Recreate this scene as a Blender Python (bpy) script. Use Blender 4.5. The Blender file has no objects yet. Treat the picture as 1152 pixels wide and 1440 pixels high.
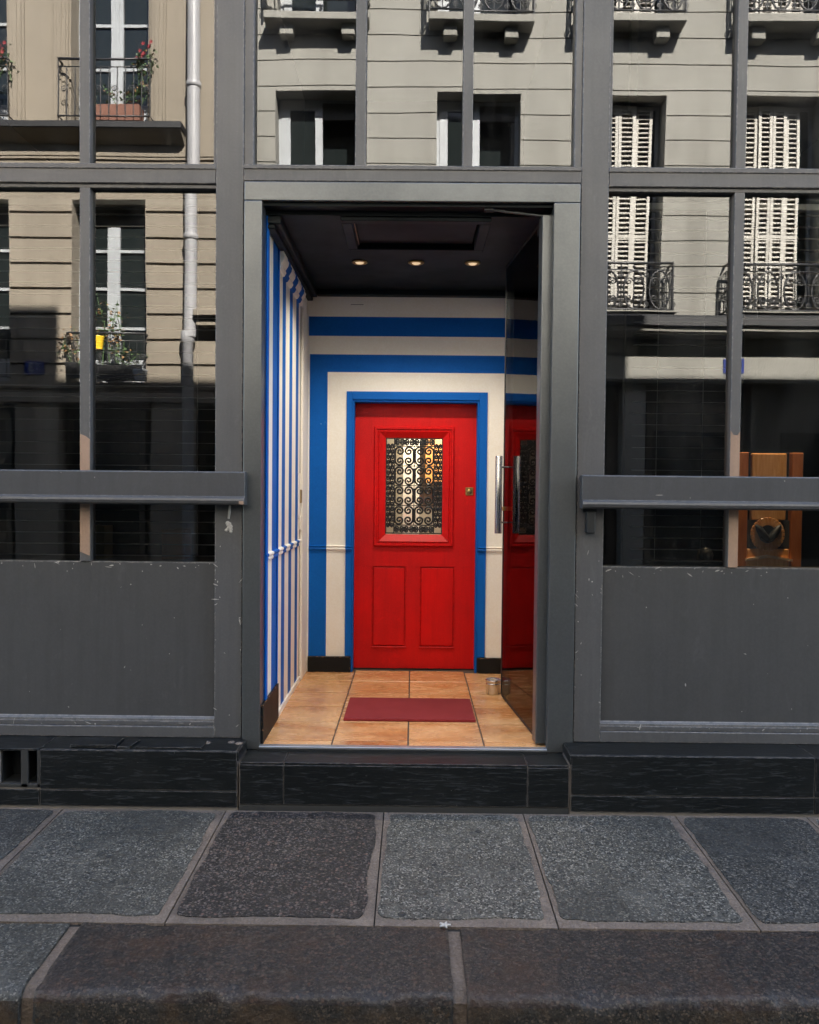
import bpy, bmesh, math, random
from mathutils import Vector, Matrix, noise
random.seed(7)
R = math.radians
sc = bpy.context.scene
col = sc.collection

# ------------------------------------------------------------------ camera, sky, sun, exposure
F, H, D = 1152.0, 1.55, 4.13
pitch, roll, yaw = math.atan(30 / F), R(0.55), R(-0.3)
fw = Vector((math.sin(yaw) * math.cos(pitch), math.cos(yaw) * math.cos(pitch), -math.sin(pitch)))
r0 = Vector((math.cos(yaw), -math.sin(yaw), 0)); u0 = r0.cross(fw)
cr = r0 * math.cos(roll) + u0 * math.sin(roll); cu = -r0 * math.sin(roll) + u0 * math.cos(roll)
cd = bpy.data.cameras.new('camera'); cam = bpy.data.objects.new('camera', cd); col.objects.link(cam)
cd.sensor_fit = 'HORIZONTAL'; cd.sensor_width = 36; cd.lens = 36; cd.clip_start = .05; cd.clip_end = 2000
M = Matrix((cr, cu, -fw)).transposed().to_4x4(); M.translation = Vector((0, -D, H))
cam.matrix_world = M
sc.camera = cam

SUN = Vector((-.40, -1, -1.0)).normalized()
w = bpy.data.worlds.new('World'); sc.world = w; w.use_nodes = True
nt = w.node_tree; bg = nt.nodes['Background']
sky = nt.nodes.new('ShaderNodeTexSky'); sky.sky_type = 'NISHITA'; sky.sun_disc = False
sky.sun_elevation = math.asin(-SUN.z); sky.sun_rotation = math.atan2(-SUN.x, -SUN.y)
nt.links.new(sky.outputs[0], bg.inputs[0]); bg.inputs[1].default_value = 0.055
sl = bpy.data.lights.new('sun', 'SUN'); sl.energy = 4.2; sl.angle = R(.5); sl.color = (1, .95, .87)
so = bpy.data.objects.new('sun', sl); col.objects.link(so); so.location = (4, 10, 14)
so.rotation_euler = SUN.to_track_quat('-Z', 'Y').to_euler()
vs = sc.view_settings; vs.view_transform = 'Standard'; vs.look = 'None'; vs.gamma = 1; vs.exposure = 4.28
cy = sc.cycles; cy.max_bounces = 6; cy.diffuse_bounces = 4; cy.glossy_bounces = 3; cy.transmission_bounces = 2; cy.transparent_max_bounces = 8
cy.caustics_reflective = False; cy.caustics_refractive = False
sc.render.resolution_x, sc.render.resolution_y = 819, 1024

# ------------------------------------------------------------------ helpers
WORG = {}          # world origin of every object that may be a parent

class MB:
    def __init__(s): s.v = []; s.f = []; s.m = []; s.sm = []
    def face(s, pts, mi=0, smooth=False):
        b = len(s.v); s.v += [Vector(p) for p in pts]; s.f.append(list(range(b, b + len(pts)))); s.m.append(mi); s.sm.append(smooth)
    def box(s, x0, x1, y0, y1, z0, z1, mi=0):
        b = len(s.v)
        s.v += [Vector(p) for p in ((x0,y0,z0),(x1,y0,z0),(x1,y1,z0),(x0,y1,z0),(x0,y0,z1),(x1,y0,z1),(x1,y1,z1),(x0,y1,z1))]
        for q in ((0,3,2,1),(4,5,6,7),(0,1,5,4),(1,2,6,5),(2,3,7,6),(3,0,4,7)):
            s.f.append([b+i for i in q]); s.m.append(mi); s.sm.append(False)
        return s
    def prism(s, poly, axis, a0, a1, mi=0, smooth=False):
        # poly: 2D points; axis 'x': (y,z)  'y': (x,z)  'z': (x,y)
        def P(p, a): return Vector((a, p[0], p[1])) if axis == 'x' else Vector((p[0], a, p[1])) if axis == 'y' else Vector((p[0], p[1], a))
        n = len(poly); b = len(s.v)
        s.v += [P(p, a0) for p in poly] + [P(p, a1) for p in poly]
        s.f += [list(range(b, b+n)), list(range(b+2*n-1, b+n-1, -1))]; s.m += [mi, mi]; s.sm += [False, False]
        for i in range(n):
            j = (i+1) % n; s.f.append([b+i, b+n+i, b+n+j, b+j]); s.m.append(mi); s.sm.append(smooth)
        return s
    def tube(s, pts, r, n=6, mi=0, cap=True, closed=False):
        pts = [Vector(p) for p in pts]; b = len(s.v); k = len(pts); up = None
        for i, p in enumerate(pts):
            rr = r[i] if isinstance(r, (list, tuple)) else r
            if closed: t = pts[(i+1) % k] - pts[i-1]
            else: t = pts[min(i+1, k-1)] - pts[max(i-1, 0)]
            t.normalize()
            if up is None: up = t.orthogonal().normalized()
            up = (up - t * up.dot(t)); up = up.normalized() if up.length > 1e-6 else t.orthogonal().normalized()
            sd = t.cross(up)
            for j in range(n):
                a = 2*math.pi*j/n; s.v.append(p + (up*math.cos(a) + sd*math.sin(a))*rr)
        for i in range(k if closed else k-1):
            i2 = (i+1) % k
            for j in range(n):
                j2 = (j+1) % n
                s.f.append([b+i*n+j, b+i*n+j2, b+i2*n+j2, b+i2*n+j]); s.m.append(mi); s.sm.append(True)
        if cap and not closed:
            for ring, rev in ((0, True), (k-1, False)):
                s.face([s.v[b+ring*n+j].copy() for j in (range(n-1, -1, -1) if rev else range(n))], mi)
        return s
    def lathe(s, prof, c, n=20, mi=0, smooth=True):
        b = len(s.v); k = len(prof)
        for (r, z) in prof:
            for j in range(n):
                a = 2*math.pi*j/n; s.v.append(Vector((c[0]+r*math.cos(a), c[1]+r*math.sin(a), c[2]+z)))
        for i in range(k-1):
            for j in range(n):
                j2 = (j+1) % n; s.f.append([b+i*n+j, b+i*n+j2, b+(i+1)*n+j2, b+(i+1)*n+j]); s.m.append(mi); s.sm.append(smooth)
        for ring, rev in ((0, True), (k-1, False)):
            s.face([s.v[b+ring*n+j].copy() for j in (range(n-1, -1, -1) if rev else range(n))], mi)
        return s
    def xf(s, m, start=0):
        for i in range(start, len(s.v)): s.v[i] = m @ s.v[i]
        return s
    def build(s, name, mats, parent=None, bev=0, seg=1, org=None, keep=False):
        if not isinstance(mats, (list, tuple)): mats = [mats]
        lo = Vector([min(v[i] for v in s.v) for i in range(3)]); hi = Vector([max(v[i] for v in s.v) for i in range(3)])
        o0 = Vector(org) if org else Vector(((lo.x+hi.x)/2, (lo.y+hi.y)/2, lo.z))
        me = bpy.data.meshes.new(name); me.from_pydata([tuple(v-o0) for v in s.v], [], s.f)
        for mm in mats: me.materials.append(mm)
        me.polygons.foreach_set('material_index', s.m); me.polygons.foreach_set('use_smooth', s.sm)
        bm = bmesh.new(); bm.from_mesh(me); keep or bmesh.ops.recalc_face_normals(bm, faces=bm.faces); bm.to_mesh(me); bm.free()
        me.update()
        o = bpy.data.objects.new(name, me); col.objects.link(o)
        place(o, o0, parent)
        if bev:
            md = o.modifiers.new('bevel', 'BEVEL'); md.width = bev; md.segments = seg; md.limit_method = 'ANGLE'; md.angle_limit = R(40)
        return o

def place(o, world, parent):
    world = Vector(world); WORG[o.name] = world.copy()
    if parent is not None:
        o.parent = parent; o.location = world - WORG[parent.name]
    else: o.location = world

def box(name, m, parent, x0, x1, y0, y1, z0, z1, bev=0, seg=1): return MB().box(x0, x1, y0, y1, z0, z1).build(name, m, parent, bev, seg)

def tag(o, label=None, cat=None, group=None, kind=None):
    if label: o['label'] = label
    if cat: o['category'] = cat
    if group: o['group'] = group
    if kind: o['kind'] = kind
    return o
def thing(name, loc, label=None, cat=None, group=None, kind=None):
    o = bpy.data.objects.new(name, None); col.objects.link(o); o.empty_display_size = .1; place(o, loc, None)
    return tag(o, label, cat, group, kind)
def dup(src, world, parent, name=None):     # one mesh copied, data shared
    o = src.copy(); col.objects.link(o); o.parent = None; o.name = name or src.name.split('.')[0]
    place(o, world, parent); return o

# ------------------------------------------------------------------ materials
def newmat(name):
    m = bpy.data.materials.new(name); m.use_nodes = True; t = m.node_tree
    return m, t, t.nodes['Principled BSDF'], t.nodes, t.links
def lin(c):  return (*c, 1) if len(c) == 3 else c
def coords(t, stretch=(1,1,1), rnd=True):
    n, l = t.nodes, t.links
    tc = n.new('ShaderNodeTexCoord'); mp = n.new('ShaderNodeMapping'); mp.inputs['Scale'].default_value = stretch
    if rnd:
        oi = n.new('ShaderNodeObjectInfo'); mu = n.new('ShaderNodeMath'); mu.operation = 'MULTIPLY'; mu.inputs[1].default_value = 37
        l.new(oi.outputs['Random'], mu.inputs[0]); ad = n.new('ShaderNodeVectorMath'); ad.operation = 'ADD'
        l.new(tc.outputs['Object'], ad.inputs[0]); l.new(mu.outputs[0], ad.inputs[1]); l.new(ad.outputs[0], mp.inputs[0])
    else: l.new(tc.outputs['Object'], mp.inputs[0])
    return mp.outputs[0]
def nz(t, vec, scale, detail=4, rough=.55, dist=0):
    n = t.nodes.new('ShaderNodeTexNoise'); n.inputs['Scale'].default_value = scale; n.inputs['Detail'].default_value = min(detail, 3.5)
    n.inputs['Roughness'].default_value = rough; n.inputs['Distortion'].default_value = dist; t.links.new(vec, n.inputs['Vector']); return n.outputs['Fac']
def ramp(t, fac, a, b, ca=(0,0,0), cb=(1,1,1)):
    r = t.nodes.new('ShaderNodeValToRGB'); e = r.color_ramp.elements; e[0].position = a; e[1].position = b; e[0].color = lin(ca); e[1].color = lin(cb)
    t.links.new(fac, r.inputs[0]); return r.outputs[0]
def mixc(t, fac, a, b, mode='MIX'):
    x = t.nodes.new('ShaderNodeMix'); x.data_type = 'RGBA'; x.blend_type = mode
    for sock, val in ((x.inputs[0], fac), (x.inputs[6], a), (x.inputs[7], b)):
        if isinstance(val, (int, float)): sock.default_value = val
        elif isinstance(val, tuple): sock.default_value = lin(val)
        else: t.links.new(val, sock)
    return x.outputs[2]
def mth(t, op, a, b=None):
    x = t.nodes.new('ShaderNodeMath'); x.operation = op
    for i, val in enumerate((a, b)):
        if val is None: continue
        if isinstance(val, (int, float)): x.inputs[i].default_value = val
        else: t.links.new(val, x.inputs[i])
    return x.outputs[0]
def bump(t, h, strength, dist, bsdf, prev=None):
    b = t.nodes.new('ShaderNodeBump'); b.inputs['Strength'].default_value = strength; b.inputs['Distance'].default_value = dist
    t.links.new(h, b.inputs['Height'])
    if prev is not None: t.links.new(prev, b.inputs['Normal'])
    t.links.new(b.outputs[0], bsdf.inputs['Normal']); return b.outputs[0]
def edgemask(t, radius, vec, nscale=60, lo=.5, hi=.62):
    bv = t.nodes.new('ShaderNodeBevel'); bv.samples = 2; bv.inputs['Radius'].default_value = radius
    ge = t.nodes.new('ShaderNodeNewGeometry'); d = t.nodes.new('ShaderNodeVectorMath'); d.operation = 'DOT_PRODUCT'
    t.links.new(bv.outputs[0], d.inputs[0]); t.links.new(ge.outputs['True Normal'], d.inputs[1])
    e = ramp(t, d.outputs['Value'], .86, .985, (1,1,1), (0,0,0))
    return mth(t, 'MULTIPLY', e, ramp(t, nz(t, vec, nscale, 5, .65), lo, hi))

def paint(name, c, c2=None, rough=.45, wear=None, chips=None, var=.12, bstr=.15, bscale=90, spec=.5, metal=0, edge=.006, elo=.5, ehi=.62, coat=0, streak=True):
    m, t, b, n, l = newmat(name); v = coords(t)
    c2 = c2 or tuple(x*(1-var*2) for x in c)
    n1 = nz(t, v, 2.2, 6, .6); n2 = nz(t, v, bscale, 3)
    base = mixc(t, ramp(t, n1, .3, .72), c, c2)
    base = mixc(t, mth(t, 'MULTIPLY', ramp(t, n2, .4, .75), .25), base, tuple(min(1, x*1.35) for x in c))
    if streak:
        v2 = coords(t, (14, 14, .8)); base = mixc(t, mth(t, 'MULTIPLY', ramp(t, nz(t, v2, 2.2, 4, .6), .45, .8), .38), base, tuple(x*.55 for x in c))
        v3 = coords(t, (4, 4, 1.5)); base = mixc(t, mth(t, 'MULTIPLY', ramp(t, nz(t, v3, 3.2, 5, .72, 1.2), .60, .72), .20), base, tuple(min(1, x*1.7) for x in c))
    if chips:
        base = mixc(t, mth(t, 'MULTIPLY', ramp(t, nz(t, v, 26, 5, .7, .6), .735, .75), ramp(t, nz(t, v, 3.1, 2), .5, .6)), base, chips)
    if wear:
        base = mixc(t, edgemask(t, edge, v, 38, elo, ehi), base, wear)
    l.new(base, b.inputs['Base Color'])
    rr = ramp(t, n1, .25, .8, (rough*.8,)*3, (min(1, rough*1.3),)*3); l.new(rr, b.inputs['Roughness'])
    b.inputs['Specular IOR Level'].default_value = spec; b.inputs['Metallic'].default_value = metal; b.inputs['Coat Weight'].default_value = coat
    bump(t, n2, bstr, .002, b)
    return m

def plain(name, c, rough=.5, metal=0, emit=0, spec=.5, ecol=None):
    m, t, b, n, l = newmat(name); v = coords(t)
    l.new(mixc(t, nz(t, v, 12, 4), tuple(x*.82 for x in c), tuple(min(1, x*1.15) for x in c)), b.inputs['Base Color'])
    b.inputs['Roughness'].default_value = rough; b.inputs['Metallic'].default_value = metal; b.inputs['Specular IOR Level'].default_value = spec
    if emit: b.inputs['Emission Color'].default_value = lin(ecol or c); b.inputs['Emission Strength'].default_value = emit
    return m

def glass(name, ior, wav=.0, tint=(1,1,1), scale=2.3, dust=0):
    m, t, b, n, l = newmat(name); n.remove(b); out = n['Material Output']
    tr = n.new('ShaderNodeBsdfTransparent'); tr.inputs[0].default_value = lin(tint)
    gl = n.new('ShaderNodeBsdfGlossy'); gl.inputs['Roughness'].default_value = .0; fr = n.new('ShaderNodeFresnel'); fr.inputs[0].default_value = ior
    mx = n.new('ShaderNodeMixShader'); l.new(fr.outputs[0], mx.inputs[0]); l.new(tr.outputs[0], mx.inputs[1]); l.new(gl.outputs[0], mx.inputs[2]); l.new(mx.outputs[0], out.inputs[0])
    if dust:
        df = n.new('ShaderNodeBsdfDiffuse'); df.inputs[0].default_value = (.55, .53, .50, 1); m2 = n.new('ShaderNodeMixShader'); g_ = coords(t, (3, 1, .7)); g2 = coords(t)
        fa = mth(t, 'MULTIPLY', mth(t, 'ADD', ramp(t, nz(t, g_, 1.6, 3, .6), .4, .75), mth(t, 'MULTIPLY', ramp(t, nz(t, g2, 55, 2), .68, .74), .8)), dust)
        l.new(fa, m2.inputs[0]); l.new(mx.outputs[0], m2.inputs[1]); l.new(df.outputs[0], m2.inputs[2]); l.new(m2.outputs[0], out.inputs[0])
    if wav:
        v = coords(t); bp = n.new('ShaderNodeBump'); bp.inputs['Strength'].default_value = 1; bp.inputs['Distance'].default_value = wav
        l.new(nz(t, v, scale, 2, .4), bp.inputs['Height']); l.new(bp.outputs[0], gl.inputs['Normal'])
    return m

def granite(name, c, c2, speck, rust=None, edge=None, rough=.75, big=False, spk=1):
    m, t, b, n, l = newmat(name); v = coords(t)
    vo = n.new('ShaderNodeTexVoronoi'); vo.inputs['Scale'].default_value = 165; l.new(v, vo.inputs['Vector'])
    sp = n.new('ShaderNodeSeparateColor'); l.new(vo.outputs['Color'], sp.inputs[0])
    base = mixc(t, ramp(t, nz(t, v, 3.0, 6, .65), .3, .7), c, c2)
    base = mixc(t, mth(t, 'MULTIPLY', ramp(t, sp.outputs[0], .70, .90), spk), base, tuple(x*1.35 for x in speck))
    base = mixc(t, mth(t, 'MULTIPLY', ramp(t, sp.outputs[1], .60, .8), spk), base, tuple(x*.22 for x in c))
    base = mixc(t, mth(t, 'MULTIPLY', ramp(t, nz(t, v, 70, 3), .55, .75), .5), base, tuple(x*1.7 for x in c))
    base = mixc(t, mth(t, 'MULTIPLY', ramp(t, nz(t, v, 1.7, 5, .7), .46, .66), .65), base, tuple(x*.42 for x in c))
    base = mixc(t, mth(t, 'MULTIPLY', ramp(t, nz(t, v, 2.6, 6, .7, .8), .55, .72), .45), base, tuple(x*1.75 for x in c))
    if rust:
        base = mixc(t, mth(t, 'MULTIPLY', ramp(t, nz(t, v, 28, 5, .7), .58, .7), .6), base, rust)
        base = mixc(t, mth(t, 'MULTIPLY', ramp(t, nz(t, v, 3.2, 5, .75), .5, .66), .5), base, rust)
    if big:
        vb = n.new('ShaderNodeTexVoronoi'); vb.inputs['Scale'].default_value = 62; l.new(v, vb.inputs['Vector']); sb = n.new('ShaderNodeSeparateColor'); l.new(vb.outputs['Color'], sb.inputs[0])
        fm = mth(t, 'MULTIPLY', ramp(t, vb.outputs['Distance'], .25, .5, (1,1,1), (0,0,0)), ramp(t, sb.outputs[0], .66, .74))
        base = mixc(t, fm, base, mixc(t, sb.outputs[1], speck, (speck[0]*1.2, speck[1]*.85, speck[2]*.75)))
    vd = n.new('ShaderNodeTexVoronoi'); vd.inputs['Scale'].default_value = 5.5; l.new(v, vd.inputs['Vector'])   # old gum spots
    base = mixc(t, mth(t, 'MULTIPLY', ramp(t, vd.outputs['Distance'], .07, .085, (1,1,1), (0,0,0)), .6), base, tuple(x*.3 for x in c))
    if edge: base = mixc(t, edgemask(t, .018, v, 70, .42, .6), base, edge)
    l.new(base, b.inputs['Base Color'])
    l.new(ramp(t, nz(t, v, 60, 3), .3, .7, (rough*.6,)*3, (rough,)*3), b.inputs['Roughness'])
    p = bump(t, sp.outputs[2], .8, .003, b); bump(t, nz(t, v, 38, 6, .7), .9, .008, b, p)
    return m

def blacktile(name):
    m, t, b, n, l = newmat(name); v = coords(t, (1.0, 9, 9)); v1 = coords(t)
    wv = nz(t, v, 9, 7, .62, 1.4)
    base = mixc(t, ramp(t, wv, .54, .70), (.0045, .0055, .006), (.038, .042, .045))
    base = mixc(t, mth(t, 'MULTIPLY', ramp(t, nz(t, v1, 2.5, 5, .7), .5, .8), .5), base, (.022, .022, .022))
    base = mixc(t, edgemask(t, .006, v1, 30, .42, .6), base, (.17, .15, .135))
    base = mixc(t, mth(t, 'MULTIPLY', ramp(t, nz(t, v1, 55, 4, .7), .72, .75), .8), base, (.35, .33, .3))
    l.new(base, b.inputs['Base Color']); b.inputs['Roughness'].default_value = .42; b.inputs['Specular IOR Level'].default_value = .3
    bump(t, wv, .5, .003, b); return m

def floortile(name):
    m, t, b, n, l = newmat(name); v = coords(t, (1.8, 4.0, 1)); v1 = coords(t); oi = n.new('ShaderNodeObjectInfo')
    a = mixc(t, ramp(t, nz(t, v, 1.0, 3, .5, .3), .35, .62), (.55, .225, .066), (.74, .44, .21))
    a = mixc(t, mth(t, 'MULTIPLY', ramp(t, nz(t, v, .8, 3, .6), .48, .66), .85), a, (.36, .115, .03))
    a = mixc(t, ramp(t, oi.outputs['Random'], 0, 1, (.0,)*3, (.65,)*3), a, (.66, .37, .17))
    a = mixc(t, mth(t, 'MULTIPLY', ramp(t, nz(t, v1, 60, 4, .7), .74, .77), .4), a, (.12, .06, .03))
    l.new(a, b.inputs['Base Color']); l.new(ramp(t, nz(t, v, 5, 3), .3, .7, (.16,)*3, (.34,)*3), b.inputs['Roughness'])
    bump(t, nz(t, v1, 20, 4), .2, .003, b); return m

def stone(name, c, c2, dirt=(.2,.17,.13), amt=.5):
    m, t, b, n, l = newmat(name); v = coords(t, rnd=False); g = n.new('ShaderNodeNewGeometry')
    vp = n.new('ShaderNodeMapping'); vp.inputs['Scale'].default_value = (1.5, 1, .16); l.new(g.outputs['Position'], vp.inputs[0])
    a = mixc(t, ramp(t, nz(t, g.outputs['Position'], .8, 6, .6), .3, .7), c, c2)
    a = mixc(t, mth(t, 'MULTIPLY', ramp(t, nz(t, vp.outputs[0], 1.7, 5, .6), .5, .8), amt), a, dirt)
    a = mixc(t, mth(t, 'MULTIPLY', ramp(t, nz(t, g.outputs['Position'], 30, 4, .7), .6, .8), .25), a, dirt)
    l.new(a, b.inputs['Base Color']); b.inputs['Roughness'].default_value = .9
    bump(t, nz(t, g.outputs['Position'], 25, 5), .3, .01, b); return m

def wood(name, c, c2, scale=1.0, rough=.4, st=(8, 8, 1)):
    m, t, b, n, l = newmat(name); v = coords(t, tuple(x*scale for x in st))
    a = mixc(t, ramp(t, nz(t, v, 4, 6, .65, 1.5), .3, .7), c, c2); l.new(a, b.inputs['Base Color']); b.inputs['Roughness'].default_value = rough
    bump(t, nz(t, v, 9, 5), .2, .002, b); return m

WEAR = (.36, .32, .29)
m_grey = paint('grey shopfront paint', (.095, .0925, .0945), wear=WEAR, chips=(.36, .34, .33), rough=.42, edge=.006, elo=.47, ehi=.60)
m_panel = paint('grey panel paint', (.068, .067, .068), wear=WEAR, chips=(.30, .29, .28), rough=.40, edge=.008, elo=.40, ehi=.56)
m_frame = paint('satin grey frame metal', (.145, .151, .153), rough=.33, wear=(.3,.3,.3), edge=.0025, elo=.56, ehi=.66, spec=.6, metal=.65, streak=False)
m_rail = paint('grey ledge paint', (.070, .070, .074), rough=.36, wear=(.25,.235,.225), edge=.004, elo=.5, ehi=.62, chips=(.3,.29,.28))
m_worn = paint('worn grey paint', (.11, .11, .112), wear=(.30,.275,.255), chips=(.30,.28,.26), rough=.5, edge=.012, elo=.36, ehi=.55)
m_tan = paint('muted tan', (.36, .235, .165), rough=.6, wear=(.3,.2,.15))
m_vent = plain('dull vent metal', (.026, .025, .023), .7)
m_dark = plain('black seal', (.012, .013, .014), .5)
m_shadowgap = plain('dark joint', (.03, .028, .026), .9)
m_white_blob = paint('dried white filler', (.46, .43, .40), rough=.8, bstr=.6, bscale=60)
m_pane = glass('tinted window glass', 2.15, 0, (.58, .60, .60), dust=.028)
m_clearpane = glass('clear window glass', 2.15, 0, (.93, .95, .94), dust=.028)
m_doorglass = glass('door glass', 1.23, 0, (.93, .95, .95))
m_black = blacktile('black wood-grain tile')
m_grout = plain('pale grout', (.20, .175, .155), .9)
m_ceil = paint('black ceiling paint', (.0065, .0105, .0125), rough=.5, var=.1, spec=.2)
m_blue = paint('blue gloss paint', (.004, .112, .46), (.004, .094, .39), rough=.55, spec=.12, streak=False, chips=(.55,.6,.7), bstr=.1)
m_cream = paint('cream gloss paint', (.86, .82, .745), (.81, .76, .67), rough=.42, spec=.3, streak=False, bstr=.12, chips=(.3,.22,.15))
m_red = paint('red door paint', (.66, .006, .006), (.46, .004, .005), rough=.42, spec=.25, chips=(.22, .01, .01), wear=(.16, .004, .004), edge=.010, elo=.42, ehi=.65, bstr=.6, bscale=130)
m_skirt = paint('chipped black skirting', (.007, .008, .009), rough=.5, spec=.2, wear=(.42,.22,.10), chips=(.45,.24,.10), edge=.008, elo=.54, ehi=.6, bstr=.5)
m_ftile = floortile('terracotta floor tile')
m_fgrout = plain('floor grout', (.085, .06, .045), .9)
m_steel = plain('brushed steel', (.62, .61, .60), .25, 1)
m_alu = plain('aluminium strip', (.42, .42, .42), .4, .8)
m_brass = plain('old brass', (.40, .27, .10), .4, .9)
m_iron = plain('black wrought iron', (.012, .012, .013), .45)
m_slat = plain('blind slat', (.55, .53, .50), .4)
m_bulb = plain('halogen bulb', (1, .8, .55), .3, emit=.035, ecol=(1, .72, .42))
m_g1 = granite('grey granite', (0.083, 0.078, 0.067), (0.061, 0.059, 0.050), (0.210, 0.194, 0.164))
m_g2 = granite('brown granite', (0.023, 0.018, 0.016), (0.015, 0.012, 0.011), (0.116, 0.095, 0.082), big=True)
m_g3 = granite('dark grey granite', (0.053, 0.050, 0.045), (0.040, 0.038, 0.033), (0.150, 0.138, 0.119))
m_kerb = granite('rusty kerb granite', (0.023, 0.016, 0.013), (0.016, 0.012, 0.010), (0.057, 0.044, 0.034), rust=(0.049, 0.021, 0.009), edge=(0.073, 0.055, 0.040), big=True)
m_mortar = granite('sandy mortar', (0.175, 0.136, 0.107), (0.135, 0.103, 0.082), (0.238, 0.192, 0.152), rough=.95, spk=.25)
m_kface = granite('mossy kerb face', (.030, .024, .016), (.018, .015, .010), (.07, .05, .035), rust=(.075, .04, .014), rough=.95)  # brown tone for the vertical front of the kerb stones
m_road = granite('asphalt', (.05, .05, .05), (.04, .04, .04), (.1, .1, .1), rough=.9)
m_stone = stone('grey limestone', (.225, .217, .192), (.178, .172, .151), (.095,.087,.072), amt=.5)
m_tanst = stone('tan rendered stone', (.212, .181, .140), (.172, .147, .113), (.09,.078,.06), amt=.45)
m_joint = plain('stone joint', (.12, .10, .08), .95)
m_wpaint = paint('white window paint', (.32, .335, .345), rough=.4)
m_shut = paint('aged white shutter paint', (.36, .345, .31), (.30, .28, .24), rough=.55)
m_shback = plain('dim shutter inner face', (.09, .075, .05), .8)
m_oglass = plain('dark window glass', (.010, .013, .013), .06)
m_zinc = plain('grey zinc roof', (.25, .27, .29), .4, .5)
m_lead = plain('dark lead flashing', (.010, .010, .011), .6)
m_pipe = paint('pale grey pipe paint', (.29, .287, .292), rough=.4)
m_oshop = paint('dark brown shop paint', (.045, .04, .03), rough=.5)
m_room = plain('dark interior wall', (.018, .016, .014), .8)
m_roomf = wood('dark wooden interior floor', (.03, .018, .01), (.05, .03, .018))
m_orange = wood('orange varnished wood', (.66, .27, .07), (.88, .46, .17), rough=.35)
m_brown = wood('red brown varnished wood', (.48, .15, .05), (.60, .21, .075), rough=.35)
m_plate = paint('blue enamel plate', (.015, .03, .16), rough=.3)
m_leaf = plain('ivy leaf', (.05, .10, .025), .6)
m_leaf2 = plain('dry leaf', (.25, .13, .05), .7)
m_flower = plain('red flower', (.22, .012, .018), .6)
m_yellow = plain('yellow plastic', (.85, .55, .03), .4)
m_terra = plain('terracotta box', (.17, .075, .05), .8)
m_mat = paint('red coir mat', (.24, .013, .017), (.17, .010, .013), rough=.95, bstr=1.0, bscale=380, streak=False)
m_lamp = plain('lamp shade', (1, .75, .4), .6, emit=.12, ecol=(1, .62, .22))

# ------------------------------------------------------------------ ground
def gz(y): return .03 * (y + .208)          # the pavement falls gently to the kerb
road = tag(MB().box(-200, 200, -5.7, -1.60, -.40, -.175).build('road', m_road), kind='structure')
tag(MB().box(-200, 200, -200, 200, -.6, -.405).build('ground', m_road), kind='structure')
walk = thing('pavement', (0, -.7, -.05), kind='structure')
bed = MB(); bed.face([(-9, -.15, gz(-.15)-.016), (9, -.15, gz(-.15)-.016), (9, -1.21, gz(-1.21)-.016), (-9, -1.21, gz(-1.21)-.016)]); bed.build('joint_bed', m_shadowgap, walk)
JX = [-5.4, -4.65, -3.95, -3.2, -2.45, -1.68, -.893, -.13, .541, 1.274, 1.905, 2.6, 3.3, 4.05, 4.8]
slabm = [m_g1, m_g3, m_g1, m_g2, m_g3, m_g1, m_g2, m_g1, m_g1, m_g3, m_g1, m_g2, m_g3, m_g1]
def rough_outline(x0, x1, y0, y1, ins, amp, seed):
    # star-shaped outline: a rounded rectangle whose four sides wander
    cx, cy_, hx, hy = (x0+x1)/2, (y0+y1)/2, (x1-x0)/2, (y1-y0)/2
    def nk(x, y, q): return amp*noise.noise(Vector((x*4, y*4, seed+q))) + amp*.45*noise.noise(Vector((x*15, y*15, seed+q))) + amp*.22*noise.noise(Vector((x*50, y*50, seed)))
    out = []; N = 190
    for i in range(N):
        t = 4*i/N; sd, u = int(t), (t % 1)*2-1
        px, py = ((hx, u*hy), (-u*hx, hy), (-hx, -u*hy), (u*hx, -hy))[sd]
        x, y = cx+px, cy_+py
        kx_ = max(.006, ins*(1.1 if px > 0 else .6) + nk(x, y, 0)); ky_ = max(.006, ins*(.8 if py > 0 else 1.5) + nk(x, y, 7))
        a, b = hx-kx_, hy-ky_; th = math.atan2(py, px); c_, s_ = abs(math.cos(th))/a, abs(math.sin(th))/b
        r_ = (c_**26 + s_**26)**(-1/26); out.append((cx+r_*math.cos(th), cy_+r_*math.sin(th)))
    return out
def slab(outl, mat, parent, name, top, thick=.03):
    mb = MB(); n = len(outl)
    tp = [(x, y, gz(y)+top) for x, y in outl]; lo = [(x, y, gz(y)+top-thick) for x, y in outl]
    cx, cy_ = sum(p[0] for p in outl)/n, sum(p[1] for p in outl)/n
    for i in range(n):
        j = (i+1) % n; mb.face([tp[i], tp[j], (cx, cy_, gz(cy_)+top)]); mb.face([tp[i], lo[i], lo[j], tp[j]])
    return mb.build(name, mat, parent)
for i in range(len(JX)-1):
    x0, x1 = JX[i]+.003, JX[i+1]-.003
    mo = slab([(x0, -1.192), (x1, -1.192), (x1, -.214), (x0, -.214)], m_mortar, walk, 'joint_mortar', -.004, .01)
    s = slab(rough_outline(x0, x1, -1.187, -.216, .029, .017, i*7.3), slabm[i], walk, 'paving_slab', .0, .02)
for (x, y, rr) in ((.31, -.42, .014), (.10, -.74, .011), (.86, -.62, .010), (.19, -1.02, .008), (-.03, -1.12, .016), (-1.28, -.7, .012)):
    tag(MB().lathe([(rr*1.05, .0), (rr, .0018), (rr*.6, .003), (.001, .0034)], (x, y, gz(y)), 10).build('gum_spot', m_shadowgap, walk))
pb = MB()
for a in range(5):
    t = a*1.256; pb.tube([(.127, -1.2, gz(-1.2)+.006), (.127+.022*math.cos(t), -1.2+.02*math.sin(t), gz(-1.2)+.008)], [.007, .003], 6)
tag(pb.build('paint_blob', m_white_blob), 'small white star-shaped blob on the joint above the kerb gap', 'blob')

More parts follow.
